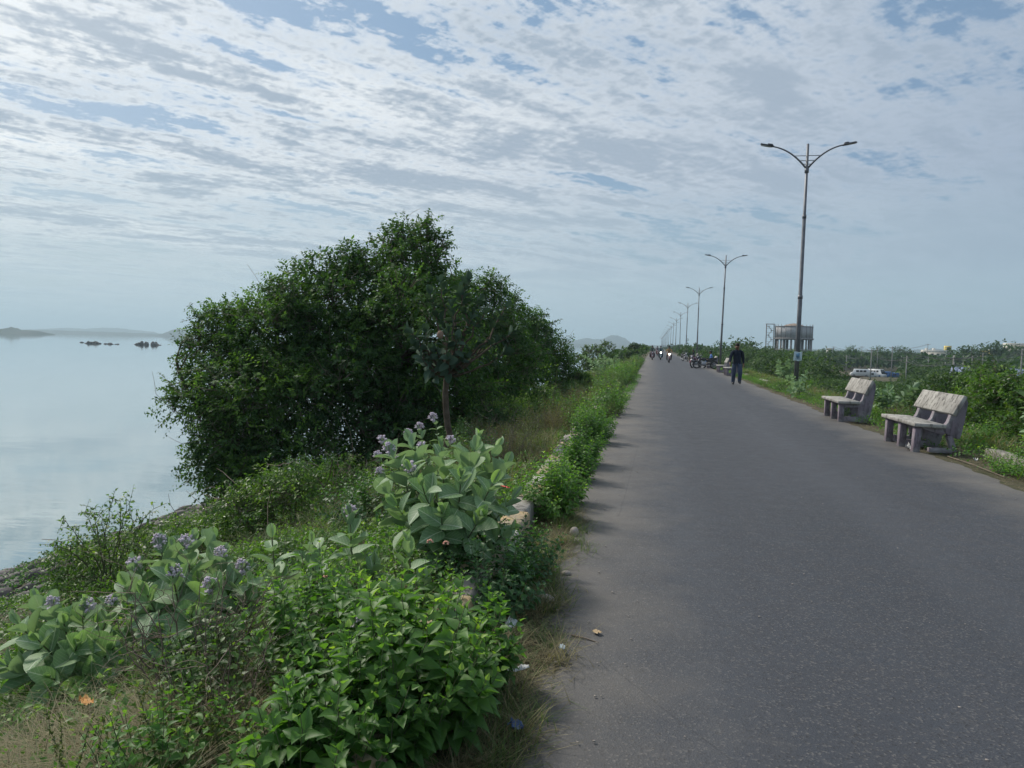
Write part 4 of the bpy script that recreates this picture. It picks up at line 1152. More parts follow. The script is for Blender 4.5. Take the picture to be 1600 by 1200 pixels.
def make_tree(name, base, blobs, ntw, kleaf, leaf, twl, mat, label, cat='tree', group=None, trunks=3, tr=.12, seed=0, T=T_DIA, twigs=400, bare=40, up=.25, core=.16, aspect=.55, lump=.34, young=.12):
    r = np.random.default_rng(seed)
    base = np.asarray(base, float)
    root = empty(name, tuple(base), 0, label, cat, group)
    B = np.array(blobs, float); B[:, :3] -= base
    P, d = crown_points(r, B, ntw, lump=lump, core=core)
    gl = gz(P[:, 0] + base[0], P[:, 1] + base[1]) - base[2]
    ok = P[:, 2] > gl + .05
    P, d = P[ok], d[ok]; kk = crown_points.k[ok]
    lobe = r.normal(size=kk.max() + 1) * .16
    bp, D, Nn, LL, WW, td, tl = sprays(r, P, d, kleaf, twl, leaf, up=up, aspect=aspect)
    # tint per spray: some sprays are fresh growth
    ts = np.clip(r.normal(.36, .12, len(P)) + lobe[kk], 0, .80)
    tip = r.random(len(P)) < young * np.where(lobe[kk] > .08, 2.6, .45)
    ts = np.where(tip, r.uniform(.8, 1., len(P)), ts)
    tint = np.clip(np.repeat(ts, kleaf) + r.normal(size=len(bp)) * .07, 0, 1)
    link_obj('foliage', leaf_mesh('foliage', T, bp, D, Nn, LL, WW, tint, mat), root)['kind'] = 'stuff'
    # trunk and limbs
    cen = B[:, :3].mean(0)
    for k in range(trunks):
        bb = np.array([r.normal() * .25, r.normal() * .25, -.15])
        tgt = B[k % len(B), :3] * .55 + cen * .25
        p_, r_ = limb(r, bb, tgt, tr * r.uniform(.8, 1.2), tr * .5, 8, .06)
        tro = link_obj('trunk', tube_mesh('trunk', [(p_, r_)], M['bark'], 9), root)
        lines = []
        for q in range(len(B)):
            if q % trunks == k:
                e = B[q, :3]
                lp, lr = limb(r, p_[5], e, tr * .45, tr * .18, 8, .10); lines.append((lp, lr))
                for s in range(6):
                    dd = unit(r.normal(size=3) + np.array([0, 0, .3])); ee = e + dd * B[q, 3:6] * .85
                    a_ = lp[int(r.integers(3, 8))]
                    lines.append(limb(r, a_, ee, tr * .16, tr * .05, 6, .12))
        if lines: link_obj('limbs', tube_mesh('limbs', lines, M['bark'], 5), tro)['kind'] = 'stuff'
    # fine twigs carrying the outer sprays
    sel = r.choice(len(P), min(twigs, len(P)), replace=False)
    lines = []
    for i in sel:
        a_ = P[i] - d[i] * .25; e = P[i] + td[i] * tl[i]; e = e - np.array([0, 0, .25 * tl[i]])
        lines.append((np.array([a_, P[i], e]), np.array([.008, .006, .003]) * (leaf / .075)))
    for i in r.choice(len(P), min(bare, len(P)), replace=False):
        a_ = P[i] - d[i] * .4; e = P[i] + unit(d[i] + r.normal(size=3) * .6) * r.uniform(.3, .9)
        lines.append(limb(r, a_, e, .009, .003, 6, .15))
    if lines: link_obj('twigs', tube_mesh('twigs', lines, M['twig'], 3), root)['kind'] = 'stuff'
    return root

def blob(u, v, rpx, D, fy=1.0, fz=1.0):
    p = at(u, v, D); R_ = rpx / FPX * D
    return (p.x, p.y, p.z, R_, R_ * fy, R_ * fz)
def foot(u, D, dv=0):
    p = at(u, 600, D); return (p.x, p.y, gzf(p.x, p.y))

make_tree('tree', foot(600, 17), [blob(640,430,62,17), blob(575,475,66,16.5), blob(640,545,110,16), blob(530,600,98,15.6), blob(680,500,66,17.4), blob(600,690,95,15.5), blob(655,372,26,17), blob(610,378,24,16.8), blob(690,385,14,17), blob(500,425,24,16.3), blob(545,412,26,16.6), blob(700,640,85,17.0), blob(520,500,66,16), blob(470,445,26,16.4), blob(640,700,70,18), blob(700,690,50,18.5), blob(585,620,80,17.5), blob(668,352,10,17), blob(625,358,9,17)],
          8600, 11, .096, .36, M['tree_leaf'], 'tallest dark green tree on the lake bank, dense crown reaching highest', trunks=5, tr=.13, seed=21, twigs=1500, bare=60, lump=.36, young=.2)
make_tree('tree', foot(400, 15), [blob(420,540,72,15.3), blob(365,510,36,15.3), blob(345,575,58,15), blob(455,475,34,15.6), blob(478,515,54,15.6), blob(428,455,20,15.8), blob(320,505,18,15.2), blob(300,622,38,14.8), blob(425,630,100,15), blob(385,700,80,14.8), blob(350,735,48,14.5), blob(465,725,75,14.4), blob(330,660,40,14.6), blob(395,745,50,14.2)],
          6600, 11, .078, .34, M['tree_leaf'], 'dark green tree at the left end of the thicket, hanging over the lake', trunks=4, tr=.10, seed=22, twigs=1500, bare=50, lump=.36, young=.2)
make_tree('tree', foot(740, 20), [blob(755,510,54,20), blob(738,465,30,20), blob(770,585,80,19.5), blob(715,600,70,18.5), blob(772,455,18,20.2), blob(765,440,8,20), blob(750,660,50,19), blob(712,440,16,19.5)],
          3300, 10, .092, .38, M['tree_leaf'], 'dark tree just right of the tallest one, behind the grey leaved milkweed tree', trunks=3, tr=.10, seed=23, twigs=600, lump=.30)
make_tree('tree', foot(820, 26), [blob(822,535,44,26), blob(800,498,28,25.5), blob(805,470,9,25.5), blob(838,500,14,26), blob(850,560,46,27), blob(822,605,55,25), blob(868,580,30,27.5), blob(790,570,50,24), blob(770,620,45,23)],
          3000, 9, .11, .42, M['tree_leaf'], 'dark tree at the right end of the thicket, lowering towards the road', trunks=3, tr=.11, seed=24, twigs=400, lump=.30)

# lighter bushes at the foot of the thicket
def bushB(u, v, rpx, D, label, mat='bush_leaf', ntw=700, leaf=.06, seed=1, flat=.8, k=9, extra=(), T=T_DIA, young=.25, group=None, name='bush', aspect=.5):
    bl = [blob(u, v, rpx, D, 1, flat)] + [blob(*e) for e in extra]
    p = foot(u, D)
    return make_tree(name, p, bl, ntw, k, leaf, .26, M[mat], label, 'bush', group, trunks=2, tr=.03, seed=seed, twigs=120, bare=14, T=T, young=young, aspect=aspect)
bushB(425, 790, 62, 9.0, 'pale green feathery bush low in front of the left thicket', ntw=650, leaf=.050, seed=31, extra=[(470, 765, 36, 9.2), (375, 810, 40, 9.0)], k=12, aspect=.42)
bushB(775, 655, 46, 17, 'bright green bush at the right foot of the tallest tree', ntw=500, seed=32, leaf=.07, extra=[(750, 680, 24, 16.5)])
bushB(845, 635, 34, 21, 'light green bush on the bank right of the thicket, beside dry brush', ntw=400, seed=33, leaf=.07)
bushB(905, 605, 24, 27, 'yellow green bush where the thicket meets the verge', ntw=400, seed=34, leaf=.10)
bushB(930, 562, 26, 60, 'dark round bush on the left verge under the blue hill', 'far_leaf', ntw=500, seed=35, leaf=.16, extra=[(948, 548, 13, 62), (905, 570, 20, 55)])
bushB(993, 545, 9, 95, 'small dark round tree beside the road near the vanishing point', 'far_leaf', ntw=240, seed=36, leaf=.22, name='small_tree')
bushB(985, 557, 10, 85, 'green bush just left of the far road', 'far_leaf', ntw=200, seed=37, leaf=.2)
bushB(210, 878, 92, 8.2, 'low dark green bush on the stone bank behind the front milkweeds', ntw=1100, leaf=.045, seed=38, flat=.42, extra=[(120, 902, 45, 8), (300, 880, 50, 8.4), (345, 850, 40, 8.8)], k=10, young=.1)
bushB(300, 838, 50, 11.5, 'small green bush on the bank slope at the water edge', ntw=420, leaf=.05, seed=39, flat=.5, extra=[(345, 820, 30, 11.5)])
bushB(520, 760, 60, 11, 'dim green undergrowth bush below the thicket', 'tree_leaf', ntw=650, leaf=.06, seed=40, flat=.6, extra=[(600, 770, 40, 11), (650, 760, 40, 11.5)])

# the thin sapling against the water: long arching branches, sparse leaves
def sapling():
    r = np.random.default_rng(5)
    b0 = foot(170, 7.6); base = np.array(b0)
    root = empty('sapling', tuple(b0), 0, 'thin sapling with sparse arching twigs standing out against the lake', 'sapling')
    tips = [(100, 812, 7.4), (140, 790, 7.5), (175, 775, 7.6), (205, 778, 7.7), (240, 795, 7.8), (75, 850, 7.2), (120, 850, 7.3), (215, 810, 7.8), (155, 800, 7.4), (90, 858, 7.5), (190, 800, 7.3), (130, 800, 7.9), (238, 815, 7.6)]
    P = []; D = []; lines = []
    for (u, v, Dp) in tips:
        e = np.array(at(u, v, Dp)) - base
        a = np.array([r.normal() * .05, r.normal() * .05, 0])
        n = 14; f = np.linspace(0, 1, n)[:, None]
        p = a + (e - a) * f; p[:, 2] += np.sin(f[:, 0] * PI) * .16
        p += r.normal(size=p.shape) * .008
        lines.append((p, np.linspace(.010, .0025, n)))
        for q in range(5, n):
            for _ in range(2):
                d = unit((p[q] - p[q-1]) * 3 + r.normal(size=3) * .7 + np.array([0, 0, .1]))
                tl = r.uniform(.06, .16); e2 = p[q] + d * tl
                lines.append((np.array([p[q], e2]), np.array([.003, .0015])))
                for k in range(4):
                    P.append(p[q] + d * tl * (k + 1) / 4); D.append(unit(d * .4 + r.normal(size=3) * .7 + np.array([0, 0, -.35])))
    P = np.array(P); D = np.array(D); n = len(P)
    L = r.uniform(.028, .055, n)
    link_obj('foliage', leaf_mesh('foliage', T_FOLD, P, D, r.normal(size=(n, 3)) * .5 + [0, 0, 1], L, L * .6, r.uniform(.2, 1, n), M['bush_leaf']), root)['kind'] = 'stuff'
    link_obj('branches', tube_mesh('branches', lines, M['stem'], 4), root)['kind'] = 'stuff'
sapling()

# ------------------------------------------------------------------ milkweed plants: every large leaf is a part
ML = []
for T_ in (T_OVAL, T_OVAL2, T_OVAL3):
    TV, TF = T_
    for ww in (.60, .70):
        V = TV.copy(); V[:, 0] *= ww
        ML.append(new_mesh('leaf', V, TF, [M['milkweed_leaf']], uv=np.stack([TV[:, 0] + .5, TV[:, 1]], 1), tint=np.full(len(TV), .45), smooth=True))
MLT = [new_mesh('leaf', T_[0] * [.66, 1, 1], T_[1], [M['milktree_leaf_shaded']], tint=np.full(len(T_[0]), .45), smooth=True) for T_ in (T_OVAL, T_OVAL2, T_OVAL3)]
MLY = new_mesh('leaf', T_OVAL2[0] * [.5, 1, 1], T_OVAL2[1], [M['milkweed_leaf']], uv=np.stack([T_OVAL2[0][:, 0] + .5, T_OVAL2[0][:, 1]], 1), tint=np.full(len(T_OVAL2[0]), .95), smooth=True)
def flower_mesh(seed):
    r = np.random.default_rng(seed); mb = MB()
    for k in range(16):
        d = unit(r.normal(size=3) + [0, 0, .7]); p = d * .028
        mb.tube([(0, 0, -.02), tuple(p)], .0015, 3)
        mb.ell(tuple(p), (.0085, .0085, .0085), 6, 4)
        for q in range(3):
            e = unit(d + r.normal(size=3) * .8) * .012; mb.ell(tuple(p + e), (.006, .006, .004), 4, 3)
    return mb.mesh('flower_cluster', [M['flower']], True)
FLM = [flower_mesh(k) for k in range(3)]

def place_leaf(root, me, p, D, Nn, L):
    o = bpy.data.objects.new('leaf', me); col.objects.link(o); o.parent = root
    D = Vector(D).normalized(); Nn = Vector(Nn); S = D.cross(Nn)
    if S.length < 1e-3: S = D.cross(Vector((1, 0, 0)))
    S.normalize(); U = S.cross(D)
    o.matrix_local = Matrix(((S.x * L, D.x * L, U.x * L, p[0]), (S.y * L, D.y * L, U.y * L, p[1]), (S.z * L, D.z * L, U.z * L, p[2]), (0, 0, 0, 1)))
    return o

def milkweed(base, stems, label, seed, leaf=.17, flowers=0, group='milkweed plants on the left bank', maxleaf=290, rstem=.008, gap=.065, name='milkweed', low=.3):
    """stems: list of (dx, dy, height) tip offsets from the base"""
    r = np.random.default_rng(seed)
    root = empty(name, tuple(base), 0, label, 'plant', group)
    nl = 0; lines = []
    for si, (dx, dy, h) in enumerate(stems):
        a = np.array([dx * .12 + r.normal() * .02, dy * .12 + r.normal() * .02, -.03]); e = np.array([dx, dy, h])
        n = 9; f = np.linspace(0, 1, n)[:, None]
        p = a + (e - a) * np.concatenate([f ** 1.35, f ** 1.35, f], 1) + r.normal(size=(n, 3)) * .008 * np.sin(f * PI)
        lines.append((p, np.linspace(rstem, rstem * .45, n)))
        seg = np.linalg.norm(np.diff(p, axis=0), axis=1); Ls = seg.sum(); cum = np.concatenate([[0], np.cumsum(seg)]) / Ls
        nn = max(3, int(Ls * (1 - low) / gap)); ph = r.uniform(0, PI)
        for k in range(nn):
            fk = low + (1 - low) * (k + 1) / nn
            q = np.array([np.interp(fk, cum, p[:, c]) for c in range(3)])
            tdir = unit(np.array([np.interp(min(1, fk + .05), cum, p[:, c]) for c in range(3)]) - np.array([np.interp(fk - .08, cum, p[:, c]) for c in range(3)]))
            topk = (nn - 1 - k)
            op = [.30, .62, .95, 1.15][min(topk, 3)] + r.uniform(-.12, .12)
            sz = leaf * [.55, .82, 1.0, 1.0][min(topk, 3)] * r.uniform(.82, 1.15)
            x = unit(np.cross(tdir, [.3, .8, .1])); y = np.cross(tdir, x)
            an = ph + (PI / 2) * (k % 2) + r.uniform(-.25, .25)
            for s in (0, PI):
                if nl >= maxleaf: break
                o_ = x * cos(an + s) + y * sin(an + s)
                D = tdir * cos(op) + o_ * sin(op) + r.normal(size=3) * .09
                Nn = tdir * sin(op) - o_ * cos(op) + r.normal(size=3) * .12
                me = MLY if (topk == 0 or r.random() < .10) else ML[int(r.integers(len(ML)))]
                place_leaf(root, me, q, D, Nn, sz); nl += 1
        if si < flowers:
            fo = link_obj('flower_cluster', FLM[si % 3], root); fo.location = tuple(p[-1] + np.array([r.normal() * .012, r.normal() * .012, .02])); fo.scale = (1.15,) * 3
    link_obj('stem', tube_mesh('stem', lines, M['stem'], 6), root)['kind'] = 'stuff'
    return root

def mw(ub, D, tips, label, seed, **k):
    """tips: picture points where the shoots end, D offset"""
    p = at(ub, 900, D); b0 = np.array((p.x, p.y, gzf(p.x, p.y)))
    st = []
    for (u, v, dd) in tips:
        e = at(u, v, D + dd); st.append((e.x - b0[0], e.y - b0[1], e.z - b0[2]))
    return milkweed(b0, st, label, seed, **k)
mw(700, 4.75, [(610,705,.1),(640,735,-.1),(690,700,.0),(745,690,.1),(790,725,.15),(800,780,.0),(660,760,-.35),(720,745,-.3),(770,755,-.25),(620,790,-.25),(690,800,-.5),(750,810,-.45),(795,830,-.2),(640,690,.35),(720,710,.4),(600,760,.2),(775,700,.35)],
   'big lush grey green milkweed clump beside the road edge, the largest in front', 41, leaf=.175, flowers=2, maxleaf=298)
mw(290, 4.0, [(250,850,.1),(300,850,.0),(345,870,.1),(380,890,.0),(215,885,.1),(270,900,-.25),(330,920,-.3),(390,940,-.1),(230,930,-.25),(300,960,-.4),(360,985,-.35),(255,985,-.35),(330,845,.35),(270,860,.25),(400,915,.15),(310,910,-.1),(200,915,-.1)],
   'pale milkweed clump with mauve flowers behind the dry twigs, lower left', 42, leaf=.165, flowers=7, maxleaf=298, low=.2, gap=.058)
mw(110, 4.2, [(85,945,.1),(130,950,.0),(175,945,.1),(30,975,.0),(60,1000,-.2),(120,1010,-.3),(180,1010,-.25),(10,1040,-.2),(80,1060,-.4),(150,1060,-.4),(205,985,.0),(60,940,.2),(150,980,.2),(40,1010,.1),(100,975,-.1)],
   'milkweed clump at the left edge of the picture with leaves lying outward', 43, leaf=.165, flowers=3, maxleaf=298, low=.15, gap=.058)
mw(430, 3.9, [(425,840,.0),(440,905,.1)], 'single upright milkweed shoot with glossy pale leaves right of the flowering clump', 44, leaf=.165, gap=.07, low=.3)
mw(500, 4.1, [(488,848,.0),(520,905,.0),(465,915,.0)], 'small milkweed of three shoots between the upright shoot and the big clump', 45, leaf=.155, low=.3)
mw(560, 4.3, [(545,805,.0),(585,880,-.1)], 'milkweed shoot with a mauve flower head left of the big clump', 46, leaf=.16, flowers=1, low=.35)
mw(645, 3.9, [(638,850,.0),(665,905,-.05)], 'small milkweed in front of the big clump, amid bright weeds', 47, leaf=.15, low=.4)
mw(575, 3.0, [(560,985,.0)], 'lone milkweed shoot with white buds sunk in the bright green weeds', 48, leaf=.10, flowers=1, low=.3)
mw(690, 6.6, [(680,655,.0),(600,690,.1),(590,715,.0),(640,680,.1),(660,700,-.1),(625,720,-.1),(655,670,.2),(700,690,.1),(595,740,.0)], 'taller lanky milkweed with pale flower heads rising behind the big clump', 49, leaf=.085, flowers=9, gap=.05, maxleaf=200, low=.55)
# tall milkweed tree in front of the thicket
def milktree():
    p = at(688, 680, 10.5); b0 = np.array((p.x, p.y, gzf(p.x, p.y)))
    root = empty('milkweed_tree', tuple(b0), 0, 'tall tree like milkweed with bare trunk and grey green leaves before the dark thicket', 'tree')
    r = np.random.default_rng(6)
    top = np.array(at(698, 590, 10.4)) - b0
    p_, r_ = limb(r, (0, 0, -.1), top, .055, .042, 9, .02)
    link_obj('trunk', tube_mesh('trunk', [(p_, r_)], M['bark'], 10), root)
    nl = 0; lines = []
    for (u, v, D) in [(690,445,10.5),(720,455,10.6),(750,470,10.6),(780,500,10.7),(735,500,10.4),(705,480,10.3),(665,520,10.2),(650,540,10.1),(680,545,10.0),(745,540,10.5),(770,530,10.8),(715,530,10.1),(690,500,10.7),(760,485,10.3),(672,460,10.8),(700,560,10.0),(790,480,10.6),(800,520,10.5),(640,515,10.1),(730,440,10.7),(700,520,10.1),(660,560,10.0),(790,550,10.4),(725,560,10.3)]:
        e = np.array(at(u, v, D)) - b0
        lp, lr = limb(r, top, e, .024, .008, 9, .05, -.05); lines.append((lp, lr))
        seg = unit(lp[-1] - lp[-3])
        for k in range(6):
            q = lp[-1] - seg * .075 * k
            x = unit(np.cross(seg, [.2, .9, .1])); y = np.cross(seg, x); an = r.uniform(0, PI) + k * PI / 2
            op = [.4, .75, 1.0, 1.15, 1.2, 1.2][k]
            for s in (0, PI):
                o_ = x * cos(an + s) + y * sin(an + s)
                place_leaf(root, MLT[int(r.integers(3))], q, seg * cos(op) + o_ * sin(op) + r.normal(size=3) * .1 - np.array([0, 0, .15]), seg * sin(op) - o_ * cos(op) + r.normal(size=3) * .12, .16 * r.uniform(.8, 1.1)); nl += 1
    for k, (u, v) in enumerate([(810, 650), (760, 640)]): pass
    link_obj('branches', tube_mesh('branches', lines, M['bark'], 6), root)['kind'] = 'stuff'
    mb = MB(); q = np.array(at(688, 523, 10.0)) - b0; mb.ell(tuple(q), (.05, .03, .06), 8, 5); mb.build('dried_pod', [M['rust']], root)
milktree()

# right side milkweeds, seen at 10 to 35 m
def mwr(x, y, h, n, label, seed, leaf=.16, rad=.45, **k):
    r = np.random.default_rng(seed)
    st = [(r.normal() * rad * .6, r.normal() * rad * .6, h * r.uniform(.55, 1.05)) for _ in range(n)]
    return milkweed((x, y, gzf(x, y)), st, label, seed, leaf=leaf, group='milkweed plants on the right verge', maxleaf=150, **k)
# right verge milkweeds
for a in [(5.9, 12.4, 1.15, 7, 'milkweed with upright pale leaves behind the right end of the nearest bench', 61, .20, .3),
          (7.0, 14.3, .95, 7, 'milkweed clump on the verge right of the nearest bench', 62, .18, .5),
          (5.2, 15.3, .55, 4, 'small milkweed growing between the two near benches', 63, .15, .2),
          (4.35, 17.4, .36, 4, 'pale milkweed shoots pushing out under the second bench', 64, .15, .15),
          (5.7, 19.2, .95, 7, 'milkweed right behind the second bench', 65, .17, .5),
          (4.75, 25.3, .55, 8, 'low bushy milkweed leaning over the right road edge below the nearest lamp', 66, .17, .5),
          (5.1, 27.6, .8, 6, 'milkweed at the foot of the nearest lamp pole', 67, .17, .4),
          (6.0, 36.5, 1.3, 12, 'tall milkweed clump on the verge right of the walking man', 68, .19, .8),
          (6.6, 39.0, 1.2, 9, 'milkweed clump behind the one right of the walking man', 69, .19, .7),
          (6.6, 24.0, .8, 6, 'milkweed among brown grass right of the nearest lamp', 70, .17, .5)]:
    x, y, h, n_, lab, sd_, lf, rd = a
    mwr(x, y, h, n_, lab, sd_, lf, rd, gap=.07, rstem=.007, low=.25)

# ------------------------------------------------------------------ herbs
def herb_arrays(r, R_, H, ns, leaf, gap, low=.12, lean=1.0, asp=.72, kinds=1.0):
    P = []; D = []; Nn = []; L = []; tint = []; lines = []
    for s in range(ns):
        rho = sqrt(r.random()); ang = r.uniform(0, 2 * PI)
        h = H * (1 - .45 * rho ** 2) * r.uniform(.65, 1.1)
        a = np.array([cos(ang) * rho * R_ * .5, sin(ang) * rho * R_ * .5, -.02])
        e = np.array([cos(ang) * rho * R_ * lean, sin(ang) * rho * R_ * lean, h])
        n = 7; f = np.linspace(0, 1, n)[:, None]
        p = a + (e - a) * np.concatenate([f ** 1.2, f ** 1.2, f], 1) + r.normal(size=(n, 3)) * .02 * H * np.sin(f * PI)
        lines.append((p, np.linspace(.0032, .0014, n) * (leaf / .06) ** .5))
        td = unit(p[-1] - p[0]); Ls = np.linalg.norm(np.diff(p, axis=0), axis=1).sum(); cum = np.linspace(0, 1, n)
        k = max(3, int(Ls * (1 - low) / gap)); x = unit(np.cross(td, [.3, .9, .2])); y = np.cross(td, x); ph = r.uniform(0, PI)
        fresh = r.uniform(-.12, .12)
        for q in range(k):
            fk = low + (1 - low) * (q + .7) / k
            pos = np.array([np.interp(fk, cum, p[:, c]) for c in range(3)])
            top = (k - 1 - q)
            sz = leaf * (.45 + .55 * min(1, top / 3)) * r.uniform(.75, 1.2)
            op = .55 + .6 * min(1, top / 3) + r.uniform(-.15, .25)
            an = ph + PI / 2 * (q % 2)
            for t_ in (0, PI):
                if r.random() < .08: continue
                o_ = x * cos(an + t_) + y * sin(an + t_)
                P.append(pos + o_ * .012); D.append(td * cos(op) + o_ * sin(op) + r.normal(size=3) * .14)
                Nn.append(td * sin(op) - o_ * cos(op) + r.normal(size=3) * .2); L.append(sz)
                tint.append(np.clip(.35 + fresh + r.normal() * .12 + (.45 if top == 0 else .25 if top == 1 else 0), 0, 1))
        # small side shoots
    P = np.array(P); D = np.array(D); Nn = np.array(Nn); L = np.array(L); tint = np.array(tint)
    return P, D, Nn, L, L * asp, tint, lines

HERB_PARTS = {}
def herb_leaf_meshes(mat):
    if mat not in HERB_PARTS:
        HERB_PARTS[mat] = [new_mesh('leaf', T_HERB[0] * [.72, 1, 1], T_HERB[1], [M[mat]], uv=np.stack([T_HERB[0][:, 0] + .5, T_HERB[0][:, 1]], 1), tint=np.full(len(T_HERB[0]), tv)) for tv in (.25, .4, .55, .9)]
    return HERB_PARTS[mat]
def herb(x, y, R_, H, ns, leaf, gap, mat, label, seed, parts=False, T=T_HERB, name='weed_shrub', group='weed shrubs on the left verge', z=None, asp=.72, flowers=None):
    r = np.random.default_rng(seed)
    z0 = gzf(x, y) if z is None else z
    root = empty(name, (x, y, z0), 0, label, 'plant', group)
    P, D, Nn, L, W, tint, lines = herb_arrays(r, R_, H, ns, leaf, gap, asp=asp)
    if parts:
        c = Vector((x, y, z0)); dc = np.linalg.norm(P + np.array([x, y, z0]) - np.array(EYE), axis=1) / L
        order = np.argsort(dc - r.random(len(dc)) * 2)
        first, rest = order[:290], order[290:]
        ms = herb_leaf_meshes(mat)
        for i in first:
            place_leaf(root, ms[0 if tint[i] < .32 else 1 if tint[i] < .48 else 2 if tint[i] < .7 else 3], P[i], D[i], Nn[i], float(L[i]))
        P, D, Nn, L, W, tint = P[rest], D[rest], Nn[rest], L[rest], W[rest], tint[rest]
    if len(P): link_obj('foliage', leaf_mesh('foliage', T, P, D, Nn, L, W, tint, M[mat]), root)['kind'] = 'stuff'
    link_obj('stems', tube_mesh('stems', lines, M['stem'], 3), root)['kind'] = 'stuff'
    return root
herb(-.93, 2.66, .42, .70, 62, .080, .038, 'herb_leaf', 'lush nettle like weed shrub over the kerb, nearest and brightest at bottom centre', 101, True)
herb(-1.08, 2.18, .30, .50, 36, .076, .036, 'herb_leaf', 'leafy weed shrub hanging over the kerb end at the bottom of the picture', 102, True)
herb(-1.02, 2.40, .34, .58, 46, .064, .036, 'herb_leaf', 'weed shrub covering the kerb between the two nearest leafy ones', 1031, False)
herb(-1.22, 2.85, .34, .60, 46, .060, .036, 'herb_leaf', 'weed shrub rising behind the brightest one over the kerb', 1032, False)
herb(-.80, 3.10, .30, .48, 40, .066, .034, 'herb_leaf', 'bright weed shrub spilling toward the dry verge, right of the nearest one', 103, True)
herb(-1.50, 3.05, .42, .62, 60, .052, .034, 'herb_leaf', 'bright green weed shrub left of the nearest one, below the small milkweed', 104, True)
herb(-2.3, 2.2, .30, .24, 26, .040, .030, 'herb_leaf', 'low weed clump in the grass at the bottom left', 1051, False, T=T_FOLD)
herb(-1.65, 2.15, .34, .36, 50, .044, .030, 'herb_leaf', 'low bright weed clump at the bottom left of the kerb end', 1052, False)
herb(-1.80, 2.72, .36, .50, 60, .042, .030, 'bush_leaf', 'fine leaved yellow green weed bush beside the dry twigs', 105, False, T=T_FOLD)
herb(-1.18, 3.55, .38, .44, 60, .046, .030, 'herb_leaf', 'dense weed patch in front of the small milkweed', 106, False)
herb(-.92, 4.05, .42, .48, 70, .044, .030, 'lantana_leaf', 'dark lantana patch below the big milkweed clump', 107, False)
herb(-.90, 4.75, .38, .44, 60, .044, .030, 'lantana_leaf', 'dark lantana patch right of the big milkweed clump by the dry verge', 108, False)
herb(-1.75, 3.70, .45, .34, 60, .046, .032, 'herb_leaf', 'weed patch under the single upright milkweed shoot', 109, False)
herb(-2.10, 3.20, .40, .30, 50, .040, .030, 'bush_leaf', 'weed patch between the flowering milkweed and the bright weeds', 110, False, T=T_FOLD)
herb(-.90, 6.35, .36, .60, 60, .052, .034, 'herb_leaf', 'round green weed shrub before the painted kerb, nearest of the kerb row', 111, False)
herb(-.86, 7.05, .30, .52, 44, .050, .034, 'herb_leaf', 'weed shrub on the kerb just behind the nearest of that row', 112, False)
herb(-.88, 8.3, .34, .60, 50, .052, .036, 'herb_leaf', 'weed shrub spilling over the kerb, third of the row from the camera', 113, False)
herb(-.92, 9.4, .36, .66, 50, .054, .036, 'herb_leaf', 'weed shrub hiding the painted kerb blocks, fourth of the row from the camera', 114, False)
herb(-.95, 11.6, .42, .72, 55, .056, .038, 'herb_leaf', 'tall weed shrub at the shadowed road edge, fifth of the row from the camera', 115, False)
herb(-3.1, 5.6, .7, .45, 80, .05, .036, 'bush_leaf', 'green weed bush behind the small milkweeds on the slope', 116, False, T=T_FOLD)
herb(-2.4, 4.6, .5, .32, 60, .045, .034, 'herb_leaf', 'weed bush on the slope left of the big milkweed clump', 117, False, T=T_FOLD)
herb(-4.6, 5.6, .7, .3, 80, .05, .036, 'bush_leaf', 'low green weed bush behind the flowering milkweed clump', 118, False, T=T_FOLD)
herb(-2.8, 7.2, .8, .6, 80, .055, .04, 'lantana_leaf', 'dark weed bush on the slope behind the lanky milkweed', 119, False, T=T_FOLD)
herb(5.4, 10.9, .55, .62, 70, .055, .036, 'herb_leaf', 'green weed shrub at the right end of the nearest bench', 120, False, group='weed shrubs on the right verge')
herb(5.9, 9.8, .6, .60, 70, .055, .036, 'bush_leaf', 'weed shrub over the kerb wall at the right picture edge', 121, False, group='weed shrubs on the right verge', T=T_FOLD)
herb(4.72, 10.6, .30, .34, 34, .045, .034, 'herb_leaf', 'low weeds at the road edge right of the nearest bench', 122, False, group='weed shrubs on the right verge')
herb(4.95, 15.0, .36, .55, 40, .045, .034, 'lantana_leaf', 'dark green shrublet at the right leg of the second bench', 123, False, group='weed shrubs on the right verge')
herb(6.9, 11.6, .8, .95, 90, .06, .04, 'herb_leaf', 'tall weed shrub behind the nearest bench at the picture edge', 124, False, group='weed shrubs on the right verge')
herb(4.7, 9.0, .3, .35, 34, .05, .034, 'herb_leaf', 'small weed at the road edge at the far right of the picture', 125, False, group='weed shrubs on the right verge')
herb(4.85, 28.5, .55, .55, 50, .06, .045, 'bush_leaf', 'round weed shrub on the kerb left of the nearest lamp', 126, False, group='weed shrubs on the right verge', T=T_FOLD)

# shared low shrubs further along both verges: several kinds, one mesh each
def shrub_template(kind, seed):
    r = np.random.default_rng(seed)
    mat, leaf, gap, ns, asp = {'green': ('herb_leaf', .075, .05, 46, .7), 'bush': ('bush_leaf', .07, .05, 50, .55), 'olive': ('olive_leaf', .06, .045, 60, .35), 'dry': ('dry_leaf', .05, .045, 70, .3), 'dark': ('lantana_leaf', .07, .05, 46, .6)}[kind]
    P, D, Nn, L, W, tint, lines = herb_arrays(r, .55, .75, ns, leaf, gap, asp=asp)
    return leaf_mesh('foliage', T_FOLD, P, D, Nn, L, W, tint, M[mat]), tube_mesh('stems', lines, M['twig'] if kind == 'dry' else M['stem'], 3)
ST = {k: [shrub_template(k, 200 + i * 7 + j) for j in range(2)] for i, k in enumerate(('green', 'bush', 'olive', 'dry', 'dark'))}
SHL = {'green': 'bright green weed shrub', 'bush': 'yellow green bushy weed', 'olive': 'olive grey thin leaved weed', 'dry': 'dried brown weed tuft', 'dark': 'dark green weed shrub'}
